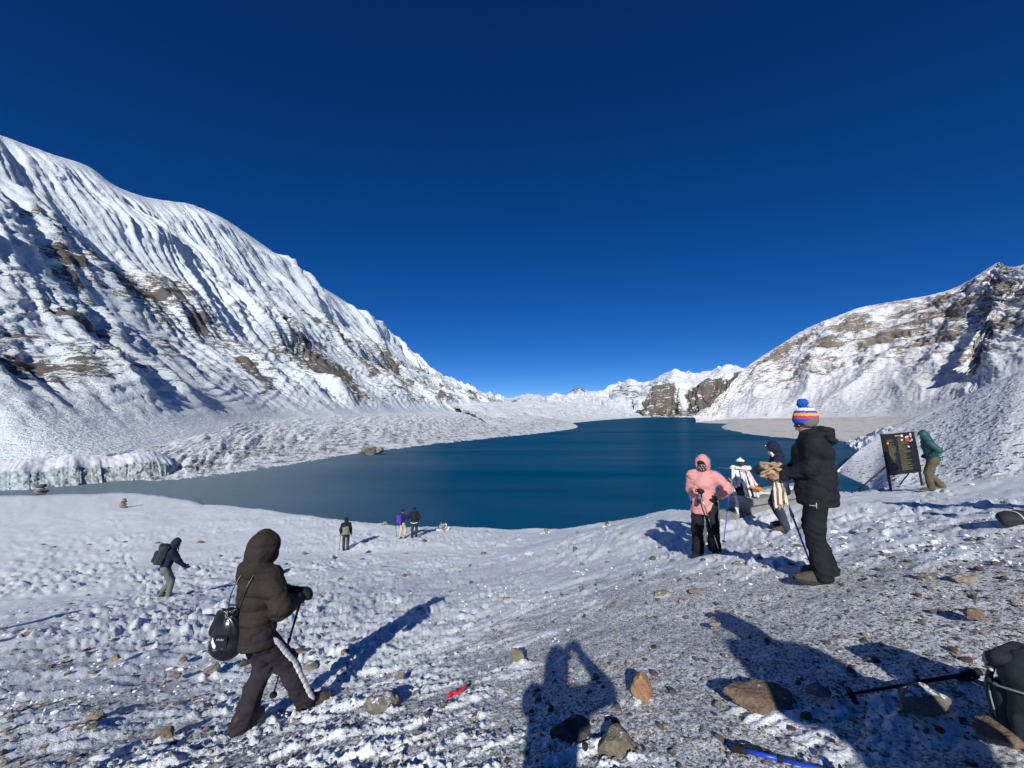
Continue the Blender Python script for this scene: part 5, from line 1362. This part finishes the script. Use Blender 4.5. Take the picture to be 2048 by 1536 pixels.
for i, (dx, dz) in enumerate(((.0, 0), )):
    pz = B.hip[0] - B.rt * .112 + B.fw * .03 - np.array([0, 0, .14])
    flat_strokes("zip_tape", [[pz + np.array([0, 0, .03]), pz - np.array([0, 0, .03])], [pz - np.array([0, 0, .0]) + B.fw * .06, pz]], .004, M['cord'], tr)
top = B.world(B.wr[0] + np.array([.03, .055, .055])); tip = SG(1628, 1153)
trekking_pole(top, tip, "bright blue trekking pole leaning from the bobble-hat person's hands to the gravel", M['pole_blue'], M['pole_blue'], M['glove'], r=.0115)
# the scarf in the hands
c = B.world((B.wr[0] + B.wr[1]) / 2 + np.array([0, .085, .03]))
sc = empty("scarf", c, B.root.rotation_euler[2]); sc.scale = (.8, .8, .9); tag(sc, "tan and cream striped scarf bunched in the bobble-hat person's hands, one end hanging", "scarf")
rs2 = np.random.RandomState(3)
pr = [ball((0, 0, 0), (.075, .085, .06)), ball((0, .05, .05), (.06, .06, .045))]
for i in range(10):
    a = rs2.uniform(0, 6.28, 3)
    pts = [np.array([.085 * math.cos(a[0] + t) * .9, .105 * math.sin(a[1] + t * 1.2), .02 + .085 * math.sin(a[2] + t * .9)]) for t in (0, .7, 1.4, 2.1)]
    for q0, q1 in zip(pts, pts[1:]): pr.append(seg(q0, q1, .034, .030, (0, 0, 1), .45))
sdf_part("bundle", pr, .008, M['tan'], sc, k=.010, post=lambda Q, D: D + .005 * np.sin(Q[:, 2] * 120 + Q[:, 1] * 60) - .006 * noise3(Q * 22.0, 3))
pr = []
for i in range(9):
    y = -.145 + .019 * i; zb = -.37 + .03 * math.sin(i * 1.7) - .004 * i; xo = .016 * (-1) ** i
    pr += [seg((-.01, -.05 + y * .25, -.02), (-.02 + xo, y * .8 - .025, -.20), .015, .017, (1, 0, 0), .6), seg((-.02 + xo, y * .8 - .025, -.20), (-.02 + xo, y - .03, zb), .018, .017, (1, 0, 0), .6)]
sdf_part("hanging_end", pr, .008, M['scarf'], sc, k=.012)
flat_strokes("fringe", [[(-.02 + .012 * (-1) ** i, -.18 + .012 * i, -.365 + .02 * math.sin(i)), (-.02, -.182 + .012 * i + .004 * math.sin(i * 2), -.43 + .02 * math.sin(i * 1.3))] for i in range(14)], .0035, M['cream'], sc)

# ------------------------------------------------------------------ 3: person in pink
fC = ((-.15, .02, 22), (.14, -.03, -16))
Cn = person(1412, 1116, 152, "person in pink hooded jacket and black trousers facing the camera, hand on hip", feet=fC, H=1.68, hips=(0, 0, .91), head_yaw=-.25, head_pitch=-.22, hands=((-.20, .06, 1.00), (.12, .24, 1.13)), elbows=((-1, -.15, -.35), (.3, -.7, -1)), res=.013)
Cn.body(M['skin'])
jk = Cn.jacket(M['pink'], fat=1.10, hem=.13, collar=.02, wrinkle=.011, sleeve=1.05, belly=1.06, deep=.86, hipw=1.16)
Cn.hood_up(M['pink'], r=1.06, open_=1.28, parent=jk)
Cn.trousers(M['black_pants'], fat=1.18, flare=1.3, fold=1.6)
Cn.boots(M['black'], M['sole'], tall=.14)
Cn.gloves(M['glove'], dirs=(np.array([.55, .75, -.3]), np.array([-.75, .25, .25])), palms=((.6, -.3, 0), (0, 0, -1)), curl=(.5, .8), fat=1.35)
sdf_part("face_covering", [ball(Cn.hp(0, .032, -.045), (.084, .090, .095), Cn.HR)], .009, M['dots'], Cn.root)
sdf_part("headband", [ball(Cn.hp(0, .018, .062), (.086, .100, .045), Cn.HR)], .009, M['black'], Cn.root)
sdf_part("eye_slit", [seg(Cn.hp(-.042, .092, .004), Cn.hp(.042, .092, .004), .013, .013)], .007, M['goggle'], Cn.root)
top = Cn.world(Cn.wr[1] + np.array([-.06, .045, .05])); tip = SG(1441, 1117)
trekking_pole(top, tip, "pale grey trekking pole slanting across the legs of the person in pink", M['pole_grey'], M['pole_grey'], M['glove'], r=.0105)
g = empty("glove", Cn.world(Cn.wr[1] + np.array([-.07, .05, -.10])), Cn.root.rotation_euler[2]); tag(g, "grey-green glove dangling from the hand of the person in pink", "glove")
sdf_part("glove_body", [seg((0, 0, .05), (.01, .0, -.04), .026, .030, (0, 1, 0), .5)], .008, M['grey_pants'], g); sdf_part("cuff", [seg((.01, 0, -.035), (.012, 0, -.065), .033, .034, (0, 1, 0), .55)], .008, M['glove'], g)

# ------------------------------------------------------------------ 4: person in blue behind
D_ = person(1418, 1092, 160, "person in blue hat and blue jacket mostly hidden behind the person in pink", H=1.78, head_pitch=-.1, hands=((-.38, .24, 1.24), (.30, .05, .9)), elbows=((-.8, -.3, -.9), (.5, -1, 0)), res=.016)
D_.body(M['skin']); jk = D_.jacket(M['blue'], fat=1.05, hem=.08); D_.trousers(M['grey_pants'], fat=1.05, flare=1.1); D_.boots(M['boot_brown'], M['sole'])
D_.gloves(M['skin'], dirs=((-.1, .3, 1), None), palms=((.8, .4, 0), None), curl=(.45, .5), fat=1.05, names="hand", h=.010)
sdf_part("hat", [ball(D_.hp(0, -.01, .075), (.10, .112, .095), D_.HR)], .010, M['blue'], D_.root, cut=[rbox(D_.hp(0, 0, -.12), (.3, .3, .13), .01, D_.HR)])
tip = SG(1447, 1091); top = D_.world(D_.wr[0] + np.array([0, .035, .07]))
trekking_pole(top, tip, "upright blue trekking pole between the pink jacket and the draped statue", M['pole_blue'], M['pole_blue'], M['glove'], r=.0105, strap=False)

# ------------------------------------------------------------------ 5: person with wrapped face behind the hat wearer
E = person(1566, 1070, 62, "person in dark hood with cream scarf wrapped round the face, behind the bobble-hat person", H=1.76, lean=.10, head_pitch=-.2, hands=((-.12, .34, 1.12), (.12, .34, 1.16)), elbows=((-.8, -.6, -.7), (.8, -.6, -.7)), res=.016)
E.body(M['skin']); jk = E.jacket(M['navy'], fat=1.10, hem=.18); E.hood_up(M['navy'], r=1.04, open_=1.25, parent=jk); E.trousers(M['jeans'], fat=1.05, flare=1.1); E.boots(M['boot_brown'], M['sole']); E.gloves(M['glove'], curl=(.7, .7), h=.010)
sdf_part("face_scarf", [ball(E.hp(0, .03, -.05), (.082, .085, .062), E.HR), seg(E.hp(-.07, .05, -.06), E.hp(-.06, .02, -.17), .035, .045), seg(E.hp(.07, .05, -.06), E.hp(.05, .02, -.17), .035, .045)], .010, M['cream'], E.root, k=.03, post=lambda Q, D: D + .004 * np.sin(Q[:, 2] * 130))
sdf_part("headband_logo", [ball(E.hp(-.05, .115, .10), (.022, .012, .012), E.HR)], .006, M['white_print'], E.root)
trekking_pole(E.world(E.wr[0] + np.array([0, .1, .02])), E.world(E.wr[0] + np.array([0.1, .78, .04])), "thin pale rod pointing left from the wrapped person towards the statue", M['pole_grey'], M['pole_grey'], M['glove'], r=.009, basket=False, strap=False, cat="rod")

# ------------------------------------------------------------------ 6: reader at the board
Fg = person(1866, 981, 56, "person in dark green hooded jacket bending to read the black sign board", H=1.70, lean=.20, hips=(0, -.05, .91), head_pitch=-.2, hands=((-.20, .05, .98), (.20, .05, .98)), elbows=((-.6, -1.4, .2), (.6, -1.4, .2)), feet=((-.10, .10, 5), (.12, -.16, -10)), res=.018)
Fg.body(M['skin']); jk = Fg.jacket(M['green'], fat=1.12, hem=.03, hipw=1.02); Fg.hood_up(M['green'], r=1.0, parent=jk); Fg.trousers(M['olive'], fat=1.12, flare=1.15); Fg.boots(M['boot_brown'], M['sole_grey']); Fg.gloves(M['glove'], h=.011)
sdf_part("eyewear", [seg(Fg.hp(-.05, .10, .015), Fg.hp(.05, .10, .015), .02, .02)], .009, M['white_print'], Fg.root)

# ------------------------------------------------------------------ 7: walker with the dark backpack
W_ = person(331, 1203, -52, "person in navy hooded jacket and grey-green trousers walking right under a dark backpack", H=1.70, lean=.30, hips=(0, -.06, .90), head_pitch=-.25, hands=((-.22, .32, .84), (.20, .42, .83)), elbows=((-.6, -.8, -.3), (.6, -.8, -.3)), feet=((-.10, -.10, 6), (.11, .10, -8)), res=.018)
W_.body(M['skin']); jk = W_.jacket(M['navy'], fat=1.06, hem=.04); W_.hood_up(M['navy'], r=1.0, parent=jk); W_.trousers(M['grey_pants'], fat=1.02, flare=1.05); W_.boots(M['dark_grey'], M['sole']); W_.gloves(M['glove'], dirs=(None, (.1, .8, -.4)), curl=(.4, .25), h=.010)
bp_ = W_.world(W_.waist - W_.fw * .20 - W_.up * .04)
backpack("backpack", bp_, W_.root.rotation_euler[2], "dark grey backpack on the back of the walking person in navy", "backpack", (M['pack_grey'], M['dark_grey']), size=(.34, .24, .52), tilt=-.30, h=.016)

# ------------------------------------------------------------------ 8: lone hiker
Hk = person(691, 1102, 20, "lone hiker in black seen from behind, khaki backpack low on the back", H=1.68, hands=((-.26, .02, .92), (.27, .02, .84)), feet=((-.10, 0, 6), (.10, 0, -6)), res=.025)
Hk.body(M['skin']); jk = Hk.jacket(M['black'], fat=1.10, hem=.06); Hk.hood_up(M['black'], parent=jk); Hk.trousers(M['dark_grey'], fat=1.02); Hk.boots(M['black'], M['sole']); Hk.gloves(M['glove'], h=.012)
backpack("backpack", Hk.world(Hk.hip_c - Hk.fw * .24 - Hk.up * .02), Hk.root.rotation_euler[2], "khaki and dark backpack worn by the lone hiker in black", "backpack", (M['pack_olive'], M['pack_olive']), size=(.32, .20, .40), h=.018)
trekking_pole(Hk.world(Hk.wr[0] + np.array([0, .04, .05])), SG(678, 1102), "thin dark trekking pole at the left hand of the lone hiker", M['pole_black'], M['pole_black'], M['glove'], r=.012, strap=False)

# ------------------------------------------------------------------ 9, 10: the pair at the rim
Pa = person(804, 1079, -38, "hiker with purple backpack and cream trousers, left one of the pair at the rim", H=1.66, hands=((-.26, .16, 1.00), (.36, .42, 1.22)), feet=((-.09, -.10, 6), (.10, .10, -6)), elbows=((-.6, -1, -.3), (.5, -.5, -1)), res=.025)
Pa.body(M['skin']); jk = Pa.jacket(M['navy'], fat=1.04, hem=.04); Pa.trousers(M['cream_pants'], fat=1.0); Pa.boots(M['boot_brown'], M['sole']); Pa.gloves(M['glove'], h=.012)
sdf_part("hat", [ball(Pa.hp(0, -.01, .07), (.10, .112, .095), Pa.HR)], .014, M['black'], Pa.root, cut=[rbox(Pa.hp(0, 0, -.12), (.3, .3, .13), .01, Pa.HR)])
backpack("backpack", Pa.world(Pa.hip_c - Pa.fw * .24 + Pa.up * .04), Pa.root.rotation_euler[2], "purple backpack of the left hiker in the pair", "backpack", (M['purple'], M['purple']), size=(.32, .20, .46), h=.018)
trekking_pole(SG(791, 1074) + np.array([-.05, 0, 1.12]), SG(793, 1074), "trekking pole stuck in the snow left of the purple backpack", M['pole_black'], M['pole_black'], M['glove'], r=.014, strap=False)
Pb = person(828, 1077, 8, "hiker in black with pale jacket hem, right one of the pair at the rim", H=1.76, hands=((-.36, .12, 1.16), (.22, .20, .95)), feet=((-.12, 0, 6), (.12, 0, -6)), elbows=((-.7, -.8, -.6), (.7, -1, -.2)), res=.025)
Pb.body(M['skin']); jk = Pb.jacket(M['black'], fat=1.12, hem=.02); Pb.trousers(M['dark_grey'], fat=1.02); Pb.boots(M['black'], M['sole']); Pb.gloves(M['glove'], h=.012)
sdf_part("hat", [ball(Pb.hp(0, -.01, .04), (.108, .122, .125), Pb.HR)], .014, M['black'], Pb.root, cut=[rbox(Pb.hp(0, 0, -.16), (.3, .3, .13), .01, Pb.HR)])
hb = Pb.hip_c - Pb.up * .045
tube_part("hem_band", [hb + .195 * math.cos(t) * Pb.rt + .155 * math.sin(t) * Pb.fw + np.array([0, 0, -.02 + .02 * abs(math.cos(t))]) for t in np.linspace(0, 6.283, 40)], .020, M['white_print'], jk, n=8)

# ------------------------------------------------------------------ people just outside the picture whose shadows lie in it
def shadow_feet(px, py, H):
    """where a person of height H stands so that the head's shadow falls at a photo pixel"""
    p = G(px, py); d = LIGHT[:2] / np.linalg.norm(LIGHT[:2]); q = p[:2].copy()
    for _ in range(30):
        q = p[:2] - d * max((float(ground(*q)) + H - p[2]) / math.tan(SUN_EL), .1)
    return q
Ph = person(0, 0, 0, "person behind the phone in a hooded jacket, both arms raised to take the picture", pos=(-.16, -.33), H=1.70, hands=((.10, .24, 1.50), (.26, .24, 1.56)), elbows=((.1, .2, -1), (1.2, .1, -.55)), head_yaw=0, res=.025)
Ph.body(M['skin']); jk = Ph.jacket(M['navy'], fat=.92, hem=.12, sleeve=.92); Ph.hood_up(M['navy'], parent=jk, r=.98); Ph.trousers(M['dark_grey'], fat=.98); Ph.boots(M['boot_brown'], M['sole']); Ph.gloves(M['skin'], dirs=((.2, .1, .8), (-.2, .1, .8)), palms=((.8, .5, 0), (-.8, .5, 0)), curl=(.7, .7), names="hand", h=.010)
phn = link("phone", box_mesh("phone", .148, .008, .072, .003, (0, 0, 0)), M['goggle']); phn.location = (.045, -.03, -.012); tag(phn, "dark phone held up by the photographer", "phone")
for (px, py, H, face, lab, jm) in [(1462, 1236, 1.74, -10, "person standing right beside the photographer, casting the broad shadow lower right", 'black'), (1732, 1009, 1.72, 20, "person off the right edge whose long shadow reaches towards the sign", 'navy'),
                               (1862, 1034, 1.66, 5, "person off the right edge whose shadow falls by the dark bag", 'black'), (228, 1216, 1.70, -10, "person off the left edge whose thin shadow crosses the snow", 'navy'),
                               (170, 1250, 1.66, 10, "person off the left edge, nearer one, with the shadow below the thin one", 'black')]:
    q = shadow_feet(px, py, H)
    S_ = person(0, 0, face, lab, pos=q, H=H, hands=((-.20, .20, 1.02), (.24, .14, .95)) if px > 1400 and px < 1500 else ((-.27, .06, .86), (.27, .06, .86)), res=.028)
    S_.body(M['skin']); jk = S_.jacket(M[jm], fat=1.12, hem=.12); S_.hood_up(M[jm], parent=jk); S_.trousers(M['dark_grey'], fat=1.05); S_.boots(M['boot_brown'], M['sole']); S_.gloves(M['glove'], h=.016)

# ------------------------------------------------------------------ sign board
def sign():
    a = G(1782, 981); b = G(1845, 978)
    a = at(1782, 980, 12.6); b = at(1845, 976.5, 12.9)
    dx = b - a; w = float(np.hypot(dx[0], dx[1])); yaw = math.atan2(dx[1], dx[0])
    za, zb = surface(a[0], a[1]), surface(b[0], b[1])
    root = empty("sign_board", (a[0], a[1], za), yaw); root.rotation_euler = (rad(-3), rad(-3.2), yaw)
    tag(root, "black sign board with faded yellow lettering and stickers on two posts", "sign")
    H = 1.80; wood = cloth("sign_post_paint", (.035, .018, .022), .7, .3, 30); bm_ = cloth("sign_black_paint", (.012, .013, .017), .45, .3, 12); yl = cloth("faded_yellow_paint", (.30, .25, .09), .7, .3, 20)
    for x, dz in ((0, 0), (w, zb - za)):
        link("post", box_mesh("post", .055, .045, H + .12 - dz, .005, (x, 0, (H + .12 + dz) / 2 - .12)), wood, root)
    tube_part("rear_brace", [(-.0, .03, H * .42), (-.42, .70, -.05)], .020, wood, root, n=8)
    tube_part("rear_brace", [(w, .03, H * .42), (w + .1, .70, -.05)], .020, wood, root, n=8)
    panel = link("panel", box_mesh("panel", w + .02, .018, 1.28, .004, (w / 2, -.035, H - .66)), bm_, root)
    fr = [(w / 2, H - .015, w + .05, .03), (w / 2, H - 1.305, w + .05, .03)]
    for x, z, sx, sz in fr: link("frame_rail", box_mesh("frame_rail", sx, .03, sz, .003, (x, -.038, z)), wood, root)
    r = np.random.RandomState(4); Vs, Fs = [], []
    def dash(x0, x1, z, t):
        o = len(Vs) * 8; y0, y1 = -.0475, -.0440
        Vs.append(np.array([(x0, y0, z - t), (x1, y0, z - t), (x1, y0, z + t), (x0, y0, z + t), (x0, y1, z - t), (x1, y1, z - t), (x1, y1, z + t), (x0, y1, z + t)]))
        for f in ((0, 1, 2, 3), (0, 4, 5, 1), (1, 5, 6, 2), (2, 6, 7, 3), (3, 7, 4, 0), (5, 4, 7, 6)): Fs.append(tuple(i + o for i in f))
    dash(w * .36, w * .62, H - .09, .018)
    for i in range(28):
        z = H - .17 - i * .038
        for c0, c1, pr_ in ((.10, .34, .8), (.42, .80, .92)):
            if r.rand() > pr_: continue
            x = w * c0
            end = w * (c0 + (c1 - c0) * r.uniform(.45, 1))
            while x < end:
                l = r.uniform(.015, .06); dash(x, min(x + l, end), z, .0045); x += l + .012
    tag(link("lettering", pymesh("lettering", np.concatenate(Vs), Fs, False), yl, root), kind="stuff")
    sr = cloth("red_sticker", (.62, .05, .05), .6, .1, 20)
    for x, z, sx, sz, mt in [(.58, .10, .085, .07, 'white_print'), (.70, .16, .05, .05, 'white_print'), (.76, .14, .06, .05, 'white_print'), (.86, .08, .06, .07, 'white_print'), (.86, .15, .045, .06, 'white_print'), (.735, .235, .14, .11, None), (.56, .235, .07, .05, 'white_print'), (.88, .26, .06, .06, 'cream'), (.74, .47, .07, .05, 'white_print'), (.10, .30, .09, .07, 'orange'), (.82, .30, .05, .04, 'cream')]:
        link("sticker", box_mesh("sticker", sx, .004, sz, .0015, (w * x, -.0475, H - z)), M[mt] if mt else sr, root)
    # dark panels pasted over the right side
    link("pasted_panel", box_mesh("pasted_panel", w * .22, .006, .92, .002, (w * .90, -.0485, H - .80)), M['black'], root)
sign()

# ------------------------------------------------------------------ stone platform and the draped statue
def platform():
    conc = rock_mat("concrete", [(.19, .185, .175), (.27, .265, .25), (.35, .34, .32)], 7.0, snow=.02)
    zt = -2.117
    c0 = at(1506, 999.5, 9.6); c1 = at_z(1672, 972, zt); cl = at_z(1456, 991, zt)
    ex = (c1 - c0)[:2]; L = float(np.hypot(*ex)); yaw = math.atan2(ex[1], ex[0])
    root = empty("stone_platform", (c0[0], c0[1], zt), yaw); tag(root, "low grey concrete platform with a thick slab top under the draped statue", "platform")
    D = .86
    link("slab", box_mesh("slab", L, D, .15, .018, (L / 2, D / 2, -.075), jitter=.004), conc, root)
    link("plinth", box_mesh("plinth", L - .24, D - .20, .75, .015, (L / 2, D / 2, -.152 - .375), jitter=.004), conc, root)
    link("step", box_mesh("step", .42, .50, .46, .02, (-.10, D * .55, -.60), jitter=.006), conc, root)
    sn = [ball((.25 + .5 * i, D / 2 + .1 * math.sin(i * 2), 0), (.32, .26, .035)) for i in range(7)]
    sdf_part("snow_patch", sn, .022, SNOW, root, k=.05, post=lambda Q, D_: np.maximum(D_ - .01 * noise3(Q * 9.0, 3), .001 - Q[:, 2]))
    # statue: a small seated figure wrapped in ceremonial scarves
    sp = rotz(yaw) @ np.array([.22, .42, 0]) + np.array(root.location)
    st = empty("statue", sp, rad(-25)); tag(st, "small dark statue draped in white and orange scarves on the platform", "statue")
    Pst = [ball((0, 0, .10), (.24, .20, .11)), seg((.05, -.08, .12), (.30, -.10, .14), .09, .075), seg((-.05, -.06, .12), (-.22, -.12, .10), .085, .06), seg((0, .02, .15), (0, .02, .62), .15, .125, (0, 1, 0), .75), seg((-.15, .0, .66), (.15, .0, .66), .065, .065),
           seg((-.17, 0, .64), (-.22, -.10, .40), .055, .045), seg((.17, 0, .64), (.25, -.10, .42), .055, .045), seg((.25, -.10, .42), (.30, -.16, .30), .045, .035), seg((0, .0, .68), (0, -.01, .78), .055, .05), ball((0, -.015, .84), (.078, .085, .098)), seg((0, -.085, .85), (0, -.095, .82), .012, .016)]
    sdf_part("figure", Pst, .014, M['statue'], st, k=.035, post=lambda Q, D_: D_ - .006 * noise3(Q * 14.0, 3))
    sdf_part("snow_cap", [seg((0, 0, .90), (0, .0, .955), .085, .02), ball((0, .0, .89), (.095, .095, .035))], .010, SNOW, st, k=.03)
    def folds(a, f, sd): return lambda Q, D_: D_ + a * np.sin((Q[:, 0] * .9 + Q[:, 1] * .4) * f + 3 * noise3(Q * 5.0, sd)) - .010 * noise3(Q * 11.0, sd)
    r_ = np.random.RandomState(8)
    wr = [seg((-.19, -.02, .70), (.18, -.01, .71), .055, .06), seg((-.10, -.09, .69), (.12, -.10, .68), .05, .05)]
    for i in range(8):
        x0 = -.16 + .044 * i; x1 = x0 * 1.1 + .03 + .16 * max(0, (i - 2) / 6) + r_.normal() * .02; zb = r_.uniform(.02, .16) if i > 2 else r_.uniform(.2, .45)
        m_ = (x0 * .5 + x1 * .5, -.17 - .05 * r_.rand(), .38)
        wr += [seg((x0, -.10, .68), m_, .020, .026, (0, 1, 0), .8), seg(m_, (x1, -.22 - .06 * r_.rand(), zb), .026, .034, (0, 1, 0), .8)]
    dr = sdf_part("white_drape", wr, .011, M['khata'], st, k=.012, post=folds(.006, 60, 3))
    sdf_part("hanging_scarf", [seg((-.18, -.08, .68), (-.21, -.17, .30), .045, .035, (0, 1, 0), .5), seg((-.21, -.17, .30), (-.17, -.40, .06), .032, .036, (0, 1, 0), .6), seg((-.17, -.44, .04), (-.16, -.50, -.20), .030, .034, (0, 1, 0), .5), seg((-.16, -.50, -.20), (-.15, -.50, -.36), .03, .02, (0, 1, 0), .5)], .010, M['khata'], st, k=.03, post=folds(.008, 70, 5))
    sdf_part("pink_scarf", [seg((.10, -.10, .71), (.30, -.24, .34), .032, .034, (0, 1, 0), .6), seg((-.02, -.13, .66), (.12, -.14, .68), .03, .03)], .010, M['pinkish'], st, k=.03, post=folds(.006, 80, 6))
    sdf_part("orange_scarf", [seg((.18, -.32, .28), (.34, -.34, .26), .040, .055, (0, 0, 1), .7), seg((.34, -.34, .26), (.44, -.28, .22), .055, .035, (0, 0, 1), .7)], .010, M['orange'], st, k=.03, post=folds(.008, 80, 7))
    sdf_part("orange_band", [seg((-.12, -.10, .70), (.10, -.11, .71), .022, .022)], .010, M['orange'], st, post=folds(.004, 90, 8))
    # heap of snow against the foot of the platform
platform()

# ------------------------------------------------------------------ gear on the ground
p = G(2108, 1478); p[2] = surface(p[0], p[1])
bk = backpack("backpack", p + np.array([0, 0, -.02]), rad(200), "dark standing backpack with wide grey strap and knotted cream cord, lower right corner", "backpack", (M['pack_grey'], M['dark_grey']), size=(.26, .18, .37), tilt=.10, h=.010, straps=False)
tube_part("webbing_strap", polyline(np.array([(.05, -.125, 0.267), (.045, -.145, 0.206), (.04, -.150, 0.120), (.03, -.145, 0.034), (.015, -.15, -0.009)]), 20), .026, M['webbing'], bk, n=10, flat=.18)
for q in ([(.135, -.09, 0.297), (.085, -.125, 0.284), (.04, -.13, 0.297), (.01, -.13, 0.318), (.04, -.135, 0.331), (.08, -.13, 0.305), (.03, -.135, 0.275), (-.035, -.13, 0.288), (-.07, -.125, 0.305)], [(.10, -.115, 0.310), (.06, -.13, 0.331), (.025, -.135, 0.297), (.05, -.138, 0.271), (.095, -.13, 0.284)]):
    tube_part("cord_knot", polyline(np.array(q), 46), .007, M['cord'], bk, n=7)
for i, (sx) in enumerate((-1, 1)):
    tube_part("shoulder_strap", polyline(np.array([(sx * .08, .09, 0.344), (sx * .09, .15, 0.327), (sx * .095, .165, 0.224), (sx * .10, .13, 0.103), (sx * .11, .09, 0.043)]), 20), .026, M['dark_grey'], bk, n=8, flat=.35)
for sx in (-1, 1):
    tube_part("compression_strap", polyline(np.array([(sx * .135, .06, .25), (sx * .142, -.02, .245), (sx * .13, -.085, .235), (sx * .10, -.105, .23)]), 14), .010, M['webbing'], bk, n=8, flat=.3)
    link("buckle", box_mesh("buckle", .030, .012, .024, .004, (sx * .095, -.118, .232)), M['sole'], bk)
tube_part("zip", polyline(np.array([(-.085, -.128, .06), (-.088, -.132, .17), (-.06, -.134, .205), (.0, -.136, .212), (.06, -.134, .205), (.088, -.132, .17), (.085, -.128, .06)]), 40), .0035, M['webbing'], bk, n=6)
tube_part("haul_loop", polyline(np.array([(-.04, .05, .35), (-.035, .06, .39), (.0, .062, .405), (.035, .06, .39), (.04, .05, .35)]), 20), .008, M['dark_grey'], bk, n=8, flat=.5)
p = G(2030, 1060); p[2] = surface(p[0], p[1])
bg2 = empty("duffel_bag", p, rad(15)); tag(bg2, "slumped dark bag with pale straps lying at the right edge of the frame", "bag")
sdf_part("main_bag", [seg((-.14, 0, .05), (.22, .02, .06), .055, .07), ball((-.03, 0, .07), (.15, .11, .065)), ball((.16, -.02, .08), (.10, .09, .07))], .012, M['dark_grey'], bg2, k=.05, post=lambda Q, D: np.maximum(D - .016 * noise3(Q * 9.0, 3) - .008 * noise3(Q * 21.0, 4), -.02 - Q[:, 2]))
for x in (-.06, .12): tube_part("strap", polyline(np.array([(x, -.10, .01), (x, -.115, .06), (x + .01, -.05, .145), (x, .05, .145)]), 16), .012, M['cord'], bg2, n=8, flat=.3)
def lying_pole(p0, p1, label, m0, m1, lift=.03):
    a = SG(*p0); b = SG(*p1) if len(p1) == 2 else np.array(p1)
    a[2] += lift; b[2] += lift
    return trekking_pole(a, b, label, m0, m1, M['glove'], r=.010)
lying_pole((1962, 1342), (1688, 1396), "dark trekking pole lying on the ground between the brown slab and the backpack", M['pole_black'], M['pole_black'], .035)
lying_pole((1465, 1519), (1700, 1575), "blue trekking pole lying at the bottom edge right of the photographer's shadow", M['pole_blue'], M['pole_blue'], .03)
p = SG(912, 1394)
wr_ = empty("candy_wrapper", p + np.array([0, 0, .012]), .4); tag(wr_, "crumpled bright red wrapper on the gravel, bottom centre", "wrapper")
sdf_part("crumpled_foil", [seg((-.055, 0, 0), (-.025, .012, .012), .016, .012), seg((-.025, .012, .012), (.012, -.012, .008), .010, .012), seg((.012, -.012, .008), (.058, .012, .012), .010, .017), ball((-.06, -.005, .004), (.02, .016, .016))], .004, M['red'], wr_, k=.006, post=lambda Q, D: D - .004 * noise3(Q * 90.0, 3))
sdf_part("foil_tail", [seg((.05, .012, .01), (.082, .022, .02), .010, .014, (0, 0, 1), .4)], .004, M['red'], wr_)
